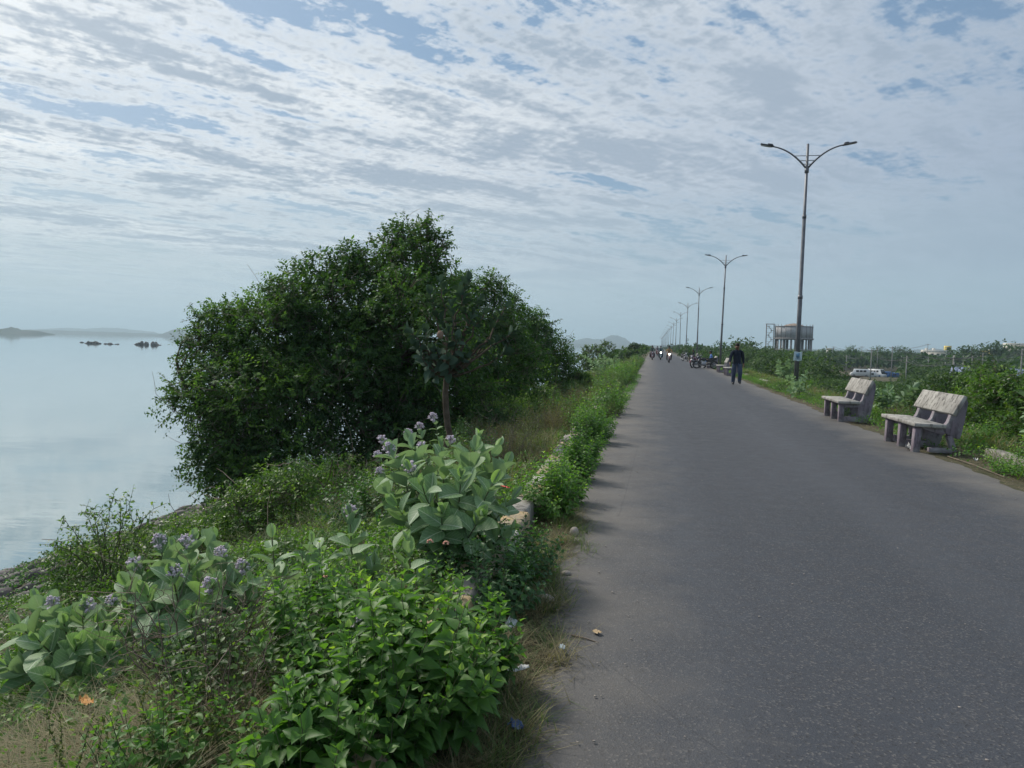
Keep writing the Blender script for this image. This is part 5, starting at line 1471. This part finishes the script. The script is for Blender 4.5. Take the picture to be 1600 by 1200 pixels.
def shrub(x, y, s, kind, side, r):
    fo, stx = ST[kind][int(r.integers(2))]
    lab = f"{SHL[kind]} on the {side} verge of the road, one of many alike"
    o = empty('weed_shrub', (x, y, gzf(x, y) - .02), r.uniform(0, 6.28), lab, 'plant', f'{kind} weed shrubs along the {side} verge')
    o.scale = (s * r.uniform(.85, 1.2), s * r.uniform(.85, 1.2), s)
    a = link_obj('foliage', fo, o); a['kind'] = 'stuff'; b_ = link_obj('stems', stx, o); b_['kind'] = 'stuff'
r = np.random.default_rng(77)
y = 12.6
while y < 75:      # the hedge of weeds along the left edge
    shrub(-1.15 - .003 * y + r.normal() * .15 - (.15 if y > 20 else 0), y, r.uniform(.6, 1.15) * (1 if y < 30 else 1.2), r.choice(['green', 'dark', 'bush', 'olive', 'dry'], p=[.34, .2, .14, .2, .12]), 'left', r)
    y += r.uniform(.5, 1.2) * (1 if y < 35 else 2.2)
for _ in range(135):
    y = 7.5 + 66 * r.random() ** 1.7; x = -1.5 - r.random() * (1.6 + .06 * y)
    if y < 16 and x < -4: x = -1.8 - r.random() * 2
    k = r.choice(['green', 'bush', 'olive', 'dry', 'dark'], p=[.2, .22, .25, .2, .13])
    if 9 < y < 15 and x > -3.5: k = r.choice(['dry', 'olive', 'dry'])
    shrub(x, y, r.uniform(.6, 1.0) * (.8 if y < 12 else 1 + y * .004), k, 'left', r)
for _ in range(75):
    y = 10 + 60 * r.random() ** 1.3; x = 5.6 + r.random() * (2.2 + .05 * y)
    k = r.choice(['green', 'bush', 'olive', 'dry', 'dark'], p=[.2, .2, .27, .22, .11])
    s = r.uniform(.5, .95)
    if 11.5 < y < 20: s *= .8
    shrub(x, y, s, k, 'right', r)
for _ in range(40):
    y = 19 + 50 * r.random(); x = 4.75 + r.random() * .6
    if abs(x - 4.5) < .8 and any(a - .3 < y < b_ + .3 for a, b_ in ((42, 44.5), (47, 49.8), (56, 59), (81, 84.5))): continue
    shrub(x, y, r.uniform(.35, .6), r.choice(['green', 'olive', 'dry', 'bush']), 'right', r)
for x, y, s, k in [(-2.2, 9.6, .8, 'dark'), (-3.0, 10.6, .9, 'bush'), (-2.1, 12.2, .85, 'olive'), (-3.4, 12.8, 1.1, 'dark'), (-2.4, 14.6, 1.0, 'bush'), (-3.6, 15.8, 1.2, 'dark'), (-2.3, 17.0, 1.0, 'green'), (-4.2, 18.0, 1.3, 'dark'), (-2.9, 19.6, 1.1, 'bush'), (-4.0, 21.5, 1.3, 'green'), (-2.5, 23.0, 1.1, 'dark'), (-3.6, 8.6, .8, 'dark'), (-4.4, 14.2, 1.1, 'bush')]:
    shrub(x, y, s, k, 'left', r)
# far milkweed clumps on the left verge
for i, (x, y, h) in enumerate([(-3.0, 40, 1.5), (-2.4, 44, 1.3), (-3.6, 52, 1.5)]):
    rr = np.random.default_rng(300 + i)
    milkweed((x, y, gzf(x, y)), [(rr.normal() * .6, rr.normal() * .6, h * rr.uniform(.6, 1.05)) for _ in range(13)], ['milkweed clump with glinting leaves on the left verge by the far road edge', 'second milkweed clump on the left verge close behind the glinting one', 'far milkweed clump on the left verge below the blue hill'][i], 310 + i, leaf=.21, maxleaf=130, gap=.1, low=.25, group='far milkweed clumps on the left verge')

# ------------------------------------------------------------------ ground cover and grass (nobody could count it)
def cover(name, pts, mat, leafs, per, rad, hh, seed, T=T_FOLD, label=None, asp=.6, flat=.5):
    r = np.random.default_rng(seed)
    n = len(pts); k = per
    base = np.repeat(pts, k, 0); m_ = len(base)
    rr = np.repeat(rad * r.uniform(.6, 1.4, n), k); ang = r.uniform(0, 2 * PI, m_); rho = np.sqrt(r.random(m_)) * rr
    hgt = np.repeat(hh * r.uniform(.4, 1.5, n), k) * (1 - (rho / rr.max()) ** 2 * .6) * np.sqrt(r.random(m_))
    x = base[:, 0] + np.cos(ang) * rho; y = base[:, 1] + np.sin(ang) * rho
    P = np.stack([x, y, gz(x, y) + hgt + .005], 1)
    D = np.stack([np.cos(ang), np.sin(ang), r.normal(size=m_) * .5 + .2], 1) + r.normal(size=(m_, 3)) * .5
    Nn = np.array([0, 0, 1.]) + r.normal(size=(m_, 3)) * flat
    L = leafs * r.uniform(.6, 1.3, m_)
    tint = np.clip(np.repeat(r.normal(.4, .15, n), k) + r.normal(size=m_) * .12 + .3 * (hgt / (hh + 1e-6) > .9), 0, 1)
    return setp(link_obj(name, leaf_mesh(name, T, P, D, Nn, L, L * asp, tint, M[mat])), kind='stuff', label=label)

def blades(name, pts, mat, L, W, seed, upright=.8, label=None, bend=.5):
    r = np.random.default_rng(seed)
    n = len(pts); z0 = gz(pts[:, 0], pts[:, 1]) if pts.shape[1] == 2 else pts[:, 2]
    a = r.uniform(0, 2 * PI, n); LL = L * r.uniform(.5, 1.3, n)
    up = np.clip(r.normal(upright, .25, n), .02, 1.3)
    dx = np.cos(a); dy = np.sin(a); sx = -dy; sy = dx
    V = []
    for f in (0, .35, .7, 1.0):
        hor = LL * f * np.cos(up) + LL * bend * f * f * .4; ver = LL * np.sin(up) * (f - bend * .55 * f * f)
        w_ = W * (1 - f) ** .6 * .5 + 1e-4
        c = np.stack([pts[:, 0] + dx * hor, pts[:, 1] + dy * hor, z0 + ver + .004], 1)
        s_ = np.stack([sx * w_, sy * w_, np.zeros(n)], 1)
        V += [c - s_, c + s_]
    V = np.stack(V, 1).reshape(-1, 3)
    F = (np.array([(0,1,3,2), (2,3,5,4), (4,5,7,6)])[None] + (np.arange(n) * 8)[:, None, None]).reshape(-1, 4)
    tint = np.repeat(np.clip(r.normal(.45, .25, n), 0, 1), 8)
    return setp(link_obj(name, new_mesh(name, V, F, [M[mat]], tint=tint)), kind='stuff', label=label)

def scatter(r, n, x0, x1, y0, y1, f=None):
    p = np.stack([r.uniform(x0, x1, n), r.uniform(y0, y1, n)], 1)
    if f is not None: p = p[f(p[:, 0], p[:, 1])]
    return p
r = np.random.default_rng(55)
patch = lambda s, k, th: (lambda x, y: sn(x, y, s, k) + r.normal(size=len(x)) * .15 > th)
cover('ground_cover', scatter(r, 2900, -9.5, -1.25, 1.6, 15, patch(.9, 3, -.45)), 'bush_leaf', .042, 26, .16, .15, 1)
cover('ground_cover', scatter(r, 1000, -5, -1.2, 1.5, 9), 'herb_leaf', .045, 24, .15, .16, 2)
cover('ground_cover', scatter(r, 2200, -14.5, -3, 8, 32, patch(.5, 1, -.3)), 'lantana_leaf', .06, 18, .26, .18, 3)
cover('ground_cover', scatter(r, 1700, -10, -1.3, 14, 80), 'olive_leaf', .10, 16, .35, .35, 4)
cover('ground_cover', scatter(r, 350, -1.0, -.72, 4.6, 40), 'herb_leaf', .035, 20, .10, .08, 5)
cover('ground_cover', scatter(r, 1500, 4.5, 5.7, 6.5, 60, patch(1.5, 2, -.45)), 'herb_leaf', .045, 22, .17, .17, 6)
cover('ground_cover', scatter(r, 2600, 5.3, 13, 7, 60), 'bush_leaf', .075, 18, .30, .28, 7)
cover('ground_cover', scatter(r, 1500, 9, 26, 15, 90), 'far_leaf', .16, 18, .7, .6, 8)
# grass: dry and trodden on the left verge, taller tufts beyond
def tufts(r, pts, per, rad):
    q = np.repeat(pts, per, 0); return q + r.normal(size=q.shape) * rad
edge = lambda x, y: x < left_edge(y) + .02 + .10 * np.abs(r.normal(size=len(x)))
vp = scatter(r, 15000, -1.0, -.2, 1.2, 7.0, edge)
blades('dry_grass', vp, 'grass_dry', .13, .0032, 11, .18, bend=.2)
blades('dry_grass', scatter(r, 3500, -1.0, -.2, 1.2, 7.0, edge), 'grass_green', .12, .0034, 12, .35)
blades('dry_grass', tufts(r, scatter(r, 80, -.95, -.38, 1.3, 6.5, edge), 40, .035), 'grass_dry', .20, .0032, 13, .75)
blades('green_grass', tufts(r, scatter(r, 130, -.95, -.42, 1.3, 7.5, edge), 34, .04), 'grass_green', .16, .0035, 14, .85)
blades('dry_grass', tufts(r, scatter(r, 230, -3.2, -1.3, 1.3, 4.2), 26, .05), 'grass_dry', .30, .004, 15, .95, bend=.8)
blades('dry_grass', tufts(r, scatter(r, 150, -2.7, -1.5, 1.7, 2.7), 40, .05), 'grass_dry', .34, .0035, 151, 1.0, bend=.9)
blades('green_grass', tufts(r, scatter(r, 420, -3.6, -1.3, 1.3, 5.0), 26, .05), 'grass_green', .28, .004, 16, 1.0, bend=.8)
blades('dry_grass', tufts(r, scatter(r, 560, -5.0, -1.3, 7, 17), 22, .07), 'grass_dry', .42, .006, 17, 1.05, bend=.7)
blades('green_grass', tufts(r, scatter(r, 700, -6.0, -1.3, 6, 20), 22, .07), 'grass_green', .40, .006, 18, 1.05, bend=.7)
blades('dry_grass', tufts(r, scatter(r, 900, -5.0, -1.3, 17, 70), 14, .12), 'grass_dry', .6, .014, 19, 1.1, bend=.6)
blades('dry_grass', tufts(r, scatter(r, 1100, 5.3, 10, 9, 55), 18, .1), 'grass_dry', .5, .009, 20, 1.1, bend=.6)
blades('green_grass', tufts(r, scatter(r, 900, 4.7, 9, 7, 45), 18, .08), 'grass_green', .4, .008, 21, 1.05, bend=.6)
blades('dry_grass', scatter(r, 2500, 4.25, 5.0, 6.5, 30, lambda x, y: x > right_edge(y) - .05 * np.abs(r.normal(size=len(x)))), 'grass_dry', .12, .004, 22, .25)

# ------------------------------------------------------------------ dry twiggy bush and seed spikes, lower left
def dry_bush(base, H, R_, n, label, seed, curl=True):
    r = np.random.default_rng(seed); root = empty('dead_shrub', tuple(base), 0, label, 'dead shrub')
    main = []; fine = []
    for s in range(n):
        a = r.uniform(0, 2 * PI); rho = sqrt(r.random()) * R_
        p, rd = limb(r, (cos(a) * rho * .25, sin(a) * rho * .25, 0), (cos(a) * rho, sin(a) * rho, H * r.uniform(.6, 1.05)), .0045, .0018, 10, .07)
        main.append((p, rd))
        for q in range(5):
            a_ = p[int(r.integers(3, 10))]; d = unit(r.normal(size=3) + np.array([cos(a), sin(a), .9])); ln = r.uniform(.08, .3)
            fp, fr = limb(r, a_, a_ + d * ln, .0022, .0009, 7, .14); fine.append((fp, fr))
            if r.random() < .7:
                e = fp[4]; fine.append(limb(r, e, e + unit(r.normal(size=3) + np.array([0, 0, .4])) * ln * .6, .0014, .0007, 5, .16))
    for k, (p, rd) in enumerate(main): link_obj('branch', tube_mesh('branch', [(p, rd)], M['twig'], 5), root)
    link_obj('twigs', tube_mesh('twigs', fine, M['twig'], 3), root)['kind'] = 'stuff'
def gpt(u, v, D):
    p = at(u, v, D); return (p.x, p.y, gzf(p.x, p.y))
dry_bush(gpt(300, 1050, 3.25), .60, .40, 22, 'tangled dead brown shrub in front of the flowering milkweed, lower left', 71)
dry_bush(gpt(360, 1080, 2.9), .45, .28, 9, 'smaller tangle of dead twigs right of the big one', 72)
dry_bush(gpt(790, 640, 9.5), .8, .6, 16, 'bare dead twigs at the edge of the dark thicket', 73)
dry_bush(gpt(600, 770, 9.8), .7, .7, 16, 'dead twig tangle under the dark thicket', 74)
# woolly seed spikes at the bottom left
r = np.random.default_rng(81)
P = []; D = []; lines = []
for k in range(34):
    u = r.uniform(60, 430); q = np.array(gpt(u, 1150, r.uniform(2.3, 2.9))); h = r.uniform(.22, .42)
    e = q + np.array([r.normal() * .06, r.normal() * .06, h]); p, rd = limb(r, q, e, .002, .001, 9, .05); lines.append((p, rd))
    for j in range(60):
        f = r.uniform(.25, 1) * 8; i = min(7, int(f)); pos = p[i] + (p[i+1] - p[i]) * (f - i)
        P.append(pos); D.append(r.normal(size=3) + np.array([0, 0, .5]))
P = np.array(P); D = np.array(D)
root = empty('seed_weed', tuple(gpt(240, 1150, 2.6)), 0, 'patch of small grey green seed spikes at the bottom left of the picture', 'plant')
b0 = np.array(root.location[:])
link_obj('foliage', leaf_mesh('foliage', T_FOLD, P - b0, D, r.normal(size=P.shape) + [0, 0, 1], r.uniform(.008, .018, len(P)), .009, r.uniform(0, 1, len(P)), M['olive_leaf']), root)['kind'] = 'stuff'
link_obj('stems', tube_mesh('stems', [(p - b0, rd) for p, rd in lines], M['stem'], 3), root)['kind'] = 'stuff'

# ------------------------------------------------------------------ stones pitched on the bank
m, t, b, o = base_mat('bank_stone', .9, .25)
tc = N(t, 'ShaderNodeTexCoord'); oi = N(t, 'ShaderNodeObjectInfo')
f = noise(t, tc.outputs['Object'], 5, 7, .65)
c = mixc(t, ramp(t, f, [(.35, 0.), (.65, 1.)]), (.085, .078, .078), (.15, .135, .13))
c = mixc(t, mth(t, 'MULTIPLY', oi.outputs['Random'], .6), c, (.20, .18, .175), 'MIX')
link(t, c, b.inputs['Base Color']); bump(t, b, f, .7, .03)
M['stone'] = m
def stone_arrays(r):
    bm = bmesh.new(); bmesh.ops.create_icosphere(bm, subdivisions=1, radius=1)
    V = np.array([v.co[:] for v in bm.verts]); F = np.array([[v.index for v in f.verts] for f in bm.faces]); bm.free()
    V = V * r.uniform(.75, 1.2, (len(V), 1)); V = np.clip(V, -.8, .8); V = V * [1, r.uniform(.6, .9), r.uniform(.35, .6)]
    return V, F
SV = [stone_arrays(r) for _ in range(7)]
SM = [new_mesh('stone', v, f, [M['stone']]) for v, f in SV]
gobj = bpy.data.objects['ground']
pos = []
def try_stone(x, y, s):
    for (a, b_, c_) in pos[-700:]:
        if (a - x) ** 2 + (b_ - y) ** 2 < ((s + c_) * .68) ** 2: return False
    pos.append((x, y, s)); return True
for _ in range(60): try_stone(r.uniform(-2.6, -1.75), r.uniform(1.7, 2.9), r.uniform(.06, .16))
for _ in range(5000): try_stone(-15.8 + 6.5 * r.random() ** 1.3, 6.5 + 20 * r.random(), r.uniform(.16, .36))
pos.sort(key=lambda q: math.hypot(q[0], q[1]) / q[2])
rest = []
for i, (x, y, s) in enumerate(pos):
    k = int(r.integers(7)); z = gzf(x, y) + s * .10
    rot = Matrix.Rotation(r.uniform(0, 6.28), 3, 'Z'); tl = Matrix.Rotation(-.31 + r.normal() * .12, 3, 'Y') @ Matrix.Rotation(r.normal() * .12, 3, 'X')
    Rm = tl @ rot
    if i < 298:
        o_ = bpy.data.objects.new('stone', SM[k]); col.objects.link(o_); o_.parent = gobj
        o_.matrix_local = Matrix.Translation((x, y, z)) @ (Rm.to_4x4() @ Matrix.Scale(s, 4))
    else:
        rest.append((SV[k][0] @ np.array(Rm).T * s + [x, y, z], SV[k][1]))
if rest:
    VV = np.concatenate([a for a, _ in rest]); off = np.cumsum([0] + [len(a) for a, _ in rest[:-1]]); FF = np.concatenate([f + o_ for (_, f), o_ in zip(rest, off)])
    so = link_obj('stones', new_mesh('stones', VV, FF, [M['stone']]), gobj); so['kind'] = 'stuff'

# ------------------------------------------------------------------ litter
M['paper'] = plain('litter_paper', (.62, .62, .60), (.45, .46, .46), 30, .6)
M['foil'] = plain('litter_foil', (.40, .48, .52), (.55, .60, .60), 60, .3, .5)
M['blue_wrap'] = plain('litter_blue', (.03, .07, .22), (.05, .12, .30), 40, .35, .5)
M['tan'] = plain('dead_leaf', (.42, .30, .17), (.5, .38, .24), 30, .8)
M['orange_leaf'] = plain('orange_leaf', (.50, .22, .05), (.42, .26, .10), 20, .7)
M['red'] = plain('red_ribbon', (.60, .03, .02), None, 20, .5)
M['pinkflower'] = plain('lantana_flower', (.65, .25, .18), (.7, .42, .3), 60, .6)
M['palestone'] = plain('pale_stone', (.34, .30, .27), (.26, .23, .21), 30, .85, bmp=.4)
def crumple(name, u, v, sx, sy, h, mat, label, cat, seed, z=.02, D=None):
    r = np.random.default_rng(seed)
    p = at_ground(u, v) if D is None else at(u, v, D)
    n = 7; V = []; F = []
    for j in range(n):
        for i in range(n):
            V.append(((i / (n-1) - .5) * sx + r.normal() * sx * .05, (j / (n-1) - .5) * sy + r.normal() * sy * .05, abs(r.normal()) * h))
    for j in range(n - 1):
        for i in range(n - 1): F.append((j*n+i, j*n+i+1, (j+1)*n+i+1, (j+1)*n+i))
    o = link_obj(name, new_mesh(name, V, F, [M[mat]]))
    o.location = (p.x, p.y, (max(gzf(p.x, p.y), 0) + z) if D is None else p.z); o.rotation_euler = (0, 0, r.uniform(0, 3))
    return setp(o, label, cat)
crumple('plastic_wrapper', 798, 990, .10, .06, .014, 'foil', 'crumpled silvery wrapper on the dry grass, farthest of the pale scraps', 'litter', 1, .05)
crumple('plastic_wrapper', 808, 1068, .11, .035, .012, 'paper', 'white twisted wrapper on the dry grass beside the bright weeds', 'litter', 2, .05)
crumple('plastic_wrapper', 878, 1025, .05, .03, .01, 'foil', 'small pale blue scrap on dry grass close to the asphalt', 'litter', 3, .04)
crumple('plastic_wrapper', 805, 1157, .06, .045, .012, 'blue_wrap', 'dark blue wrapper in the grass at the bottom edge', 'litter', 4, .05)
crumple('dead_leaf', 932, 997, .05, .035, .006, 'tan', 'pale dead leaf lying on the asphalt near the left edge', 'leaf', 5, .02)
crumple('dead_leaf', 135, 1097, .07, .035, .012, 'orange_leaf', 'orange yellow dead leaf among the milkweed leaves at lower left', 'leaf', 6, 0, 3.1)
crumple('plastic_wrapper', 950, 673, .14, .10, .05, 'paper', 'white crumpled paper at the left road edge beyond the kerb shrubs', 'litter', 7, .02)
crumple('plastic_wrapper', 1424, 705, .17, .12, .05, 'paper', 'crumpled white paper under the nearest bench', 'litter', 8, .01)
crumple('plastic_wrapper', 1360, 660, .16, .10, .04, 'paper', 'small white scrap between the two near benches', 'litter', 9, .02)
crumple('plastic_wrapper', 1524, 724, .06, .05, .03, 'paper', 'tiny white scrap on the road edge right of the nearest bench', 'litter', 10, .02)
crumple('ribbon', 789, 762, .07, .02, .01, 'red', 'bright red ribbon caught on the big milkweed clump', 'ribbon', 11, 0, 4.35)
for i, (u, v, D, lab) in enumerate([(672, 847, 4.0, 'left of the pair of small pink flower heads in the weeds'), (697, 850, 4.0, 'right of the pair of small pink flower heads in the weeds'), (508, 904, 3.7, 'pale pink flower beside the small three shoot milkweed')]):
    mb = MB(); r2 = np.random.default_rng(i)
    for k in range(12):
        d = unit(r2.normal(size=3) + [0, 0, .8]) * .014; mb.ell(tuple(d), (.007, .007, .005), 5, 4)
    o = mb.build('weed_flower', [M['pinkflower']]); o.location = at(u, v, D); setp(o, lab, 'flower', 'small flowers in the weeds')
mb = MB(); mb.ell((0, 0, .035), (.04, .055, .045), 9, 7); o = mb.build('pale_stone', [M['palestone']]); o.location = at_ground(897, 838); setp(o, 'small white and tan stone standing at the asphalt edge', 'stone')
mb = MB(); mb.ell((0, 0, .02), (.06, .05, .03), 8, 6); o = mb.build('pale_stone', [M['palestone']]); o.location = at_ground(852, 941); setp(o, 'flat pale grey stone on the verge between the weeds and the dry grass', 'stone')
mb = MB(); mb.ell((0, 0, .015), (.035, .03, .02), 8, 6); o = mb.build('pale_stone', [M['palestone']]); o.location = at_ground(884, 899); setp(o, 'small grey stone on the dry grass verge near the standing white one', 'stone')
def stick(pts, rad, label):
    q = [at_ground(u, v) + Vector((0, 0, .02)) for u, v in pts]
    ln, rd = np.array([tuple(a) for a in q]), np.linspace(rad, rad * .4, len(q))
    o = link_obj('stick', tube_mesh('stick', [(ln, rd)], M['twig'], 5)); setp(o, label, 'stick')
stick([(893, 998), (915, 1003), (935, 1010)], .006, 'short forked stick reaching from the dry grass onto the asphalt')
stick([(935, 700), (950, 699), (966, 699)], .012, 'dark straight stick lying on the asphalt by the kerb shrubs')
stick([(1480, 715), (1520, 728), (1570, 748)], .012, 'long dry stalk lying at the road edge right of the nearest bench')
# pebbles and crumbs on the asphalt
r = np.random.default_rng(91); rest = []
for _ in range(420):
    y = 1.8 + 14 * r.random() ** 1.6; x = r.uniform(-.6, 4.6)
    if r.random() < .6: x = float(left_edge(y)) + abs(r.normal()) * .3 if r.random() < .5 else float(right_edge(y)) - abs(r.normal()) * .3
    k = int(r.integers(7)); rest.append((SV[k][0] * r.uniform(.003, .010) + [x, y, .018], SV[k][1]))
VV = np.concatenate([a for a, _ in rest]); off = np.cumsum([0] + [len(a) for a, _ in rest[:-1]]); FF = np.concatenate([f + o_ for (_, f), o_ in zip(rest, off)])
setp(link_obj('gravel', new_mesh('gravel', VV, FF, [M['palestone']])), kind='stuff')
# ------------------------------------------------------------------ trees of the low land
def template(seed, lod):
    """crown about 1 unit high, 1.1 wide; returns foliage and trunk meshes"""
    r = np.random.default_rng(seed)
    nb = int(r.integers(4, 7)); bl = []
    for k in range(nb):
        a = 2 * PI * k / nb + r.normal() * .3
        bl.append((cos(a) * .28 * r.uniform(.5, 1.2), sin(a) * .28 * r.uniform(.5, 1.2), r.uniform(.42, .70), .25 * r.uniform(.8, 1.2), .25 * r.uniform(.8, 1.2), .20 * r.uniform(.8, 1.2)))
    bl.append((0, 0, .72, .26, .26, .24)); bl.append((r.normal() * .1, r.normal() * .1, .35, .42, .42, .28))
    ntw, k, leaf, tw = [(1700, 9, .024, .085), (750, 7, .045, .11), (260, 6, .085, .14)][lod]
    P, d = crown_points(r, np.array(bl), ntw, lump=.42, nsub=10, core=.12)
    ok = P[:, 2] > .03; P, d = P[ok], d[ok]
    bp, D, Nn, LL, WW, td, tl = sprays(r, P, d, k, tw, leaf, up=.3, aspect=.5)
    ts = np.where(r.random(len(P)) < .1, .9, np.clip(r.normal(.4, .2, len(P)), 0, .8))
    fo = leaf_mesh('foliage', T_DIA, bp, D, Nn, LL, WW, np.repeat(ts, k), M['far_leaf'])
    lines = []
    for q in range(3):
        lines.append(limb(r, (r.normal() * .02, r.normal() * .02, -.05), (r.normal() * .2, r.normal() * .2, .6), .022, .008, 7, .06))
    for q in range(7):
        lines.append(limb(r, (0, 0, .25), bl[q % len(bl)][:3], .010, .003, 6, .1))
    return fo, tube_mesh('trunk', lines, M['bark'], 5)
TP = [[template(500 + 10 * l + i, l) for i in range(4)] for l in range(3)]
TLAB = 'dense green thorn tree in the wooded low land right of the road'
def far_tree(x, y, H, wd=1.15, label=TLAB, group='thorn trees in the wooded low land', g=None):
    D = math.hypot(x, y); l = 0 if D < 48 else 1 if D < 120 else 2
    fo, tr = TP[l][int(r.integers(4))]
    o = empty('tree', (x, y, (gzf(x, y) if g is None else g) - .05), r.uniform(0, 6.28), label, 'tree', group)
    o.scale = (H * wd * r.uniform(.85, 1.15), H * wd * r.uniform(.85, 1.15), H)
    link_obj('crown', fo, o); link_obj('trunk', tr, o)
r = np.random.default_rng(404)
def uv_of(x, y, z):
    q = cam_rot.transposed() @ (Vector((x, y, z)) - EYE)
    return 800 + q.x / -q.z * FPX, 600 - q.y / -q.z * FPX, -q.z
cand = []
for _ in range(14000):
    D = 26 + 174 * r.random() ** 1.0; a = r.uniform(R(1.2), R(26.5))
    x, y = D * sin(a), D * cos(a)
    if x < 13.0 or (D < 40 and r.random() < .5): continue
    H = r.uniform(2.6, 4.7)
    if r.random() < .15: H = r.uniform(4.7, 5.3)
    u, v, dd = uv_of(x, y, -5)
    cap = 99
    if 1285 < u < 1420 and dd < 186: cap = 1.6 + 5 - (594 - 548.5) / FPX * dd
    if u > 1488 and dd < 104: cap = 1.6 + 5 - (592 - 554) / FPX * dd
    if 1262 < u < 1425 and 150 < dd < 235: continue
    if u > 1490 and 97 < dd < 113: continue
    if 1420 < u < 1480: cap = min(cap, 6.0)
    if u < 1195: H *= 1.15
    if u > 1280:
        vc = float(np.interp(dd, [20, 30, 60, 100, 150, 190], [606, 596, 586, 573, 564, 558]))
        cap = min(cap, 1.6 - (vc - 535.8 - (u - 800) * .024) / FPX * dd - gzf(x, y))
    H = min(H, cap / 1.02)
    if H < .8: continue
    sp = (1.5 + .016 * D) * (H / 4.5) ** .6
    if any((x - q[0]) ** 2 + (y - q[1]) ** 2 < (sp * .92) ** 2 for q in cand[-900:]): continue
    cand.append((x, y, H))
cand.sort(key=lambda q: math.hypot(q[0], q[1]) / q[2])
print('tree candidates', len(cand))
near, farr = cand[:262], cand[262:]
def zone(x, y):
    u = uv_of(x, y, -5)[0]
    if u < 1195: return 'left of the water tower'
    if u < 1285: return 'in front of the water tower'
    if u < 1425: return 'below and before the parked vans'
    if u < 1500: return 'between the vans and the blue shed'
    return 'around the blue roofed shed'
for x, y, H in near:
    zn = zone(x, y); far_tree(x, y, H, 1.15, 'green thorn tree ' + zn + ', right of the road', 'thorn trees ' + zn)
# named trees that rise over the skyline
for u, vt, D, wd, lab in [(1150, 527, 150, .9, 'tallest of the trees between the second lamp pole and the walking man'), (1128, 533, 155, .7, 'tree just right of the third lamp pole, dark and upright'), (1176, 534, 145, 1.0, 'broad tree behind the head of the walking man, right of the tallest'), (1075, 538, 120, .5, 'narrow dark shrubby tree behind the far parked motorcycle'),
        (1500, 539, 230, 1.3, 'broad dark tree on the skyline right of the white and yellow house'), (1522, 540, 235, 1.1, 'tree on the skyline adjoining the broad dark one on its right'), (1563, 532, 225, 1.1, 'tallest tree on the right skyline with an open crown'), (1582, 539, 230, 1.0, 'tree on the right skyline below the white house'), (1330, 540, 260, 1.0, 'dusky tree on the skyline among the far utility poles'), (1410, 541, 270, 1.2, 'dusky tree on the skyline left of the white and yellow house'), (1375, 541, 250, 1.0, 'far skyline tree above the parked vans'), (1290, 545, 240, 1.2, 'tree right of the water tower foot'), (1196, 542, 200, 1.0, 'tree at the left foot of the water tower'), (1215, 547, 180, 1.0, 'low tree in front of the water tower stairs'), (1255, 547, 170, 1.1, 'low tree in front of the water tower columns')]:
    p = at(u, vt, D); far_tree(p.x, p.y, p.z + 5.0, wd, lab, 'trees on the right skyline', -5.0)
# big leafy tree at the right picture edge, rooted low on the slope
make_tree('tree', foot(1575, 17), [blob(1560, 640, 48, 17), blob(1600, 625, 50, 16.5), blob(1540, 610, 30, 18), blob(1625, 660, 60, 16), blob(1585, 700, 50, 15.5)],
          2300, 9, .085, .30, M['bush_leaf'], 'big bright leafy tree on the slope at the right picture edge behind the near bench', trunks=2, tr=.09, seed=61, twigs=250, young=.3)
make_tree('tree', foot(1500, 24), [blob(1500, 630, 40, 24), blob(1470, 625, 30, 25), blob(1540, 600, 32, 24), blob(1450, 640, 30, 23)],
          1500, 8, .11, .35, M['far_leaf'], 'dark tree on the slope right behind the backrest of the nearest bench', trunks=2, tr=.08, seed=62, twigs=100, young=.15)
# the rest of the wood and the far plain: one mass
def wood_mass(items, per, leaf, name, seed):
    r = np.random.default_rng(seed)
    A = np.array(items); n = len(A); H = A[:, 2]
    k = per
    d = unit(r.normal(size=(n, k, 3))); d[..., 2] = np.abs(d[..., 2]) * .9 - .1
    rad = r.uniform(.75, 1.1, (n, k, 1))
    lump = 1 + .22 * np.sin(d[..., 0:1] * 5 + A[:, None, 0:1]) * np.cos(d[..., 1:2] * 6 + A[:, None, 1:2])
    P = d * rad * lump * np.stack([H * .62, H * .62, H * .52], 1)[:, None] + np.stack([A[:, 0], A[:, 1], gz(A[:, 0], A[:, 1]) + H * .48], 1)[:, None]
    P = P.reshape(-1, 3); dd = d.reshape(-1, 3)
    L = leaf * np.repeat(H / 5, k) * r.uniform(.6, 1.4, len(P))
    D = dd * .4 + r.normal(size=P.shape) * .7; Nn = dd + r.normal(size=P.shape) * .5
    tint = np.clip(np.repeat(r.normal(.4, .15, n), k) + r.normal(size=len(P)) * .15, 0, 1)
    setp(link_obj(name, leaf_mesh(name, T_DIA, P, D, Nn, L, L * .7, tint, M['far_leaf'])), kind='stuff')
wood_mass(farr, 260, .55, 'distant_wood', 1)
items = []
for _ in range(1500):
    D = 200 + 560 * r.random() ** 1.2; a = r.uniform(R(-.5), R(27)); x, y = D * sin(a), D * cos(a)
    if x < 12: continue
    u, v, dd = uv_of(x, y, -5)
    if 1262 < u < 1425 and dd < 235: continue
    items.append((x, y, r.uniform(4.3, 5.9) * (1 + .0001 * D)))
wood_mass(items, 110, 1.25, 'distant_wood', 2)
items = []
for _ in range(420):
    y = 90 + 520 * r.random() ** 1.3; x = -2.2 - r.random() * 7
    items.append((x, y, r.uniform(.9, 2.2)))
for _ in range(260):
    y = 90 + 520 * r.random() ** 1.3; x = 6.0 + r.random() * 6
    items.append((x, y, r.uniform(.8, 1.8)))
wood_mass(items, 90, 1.1, 'distant_scrub', 3)
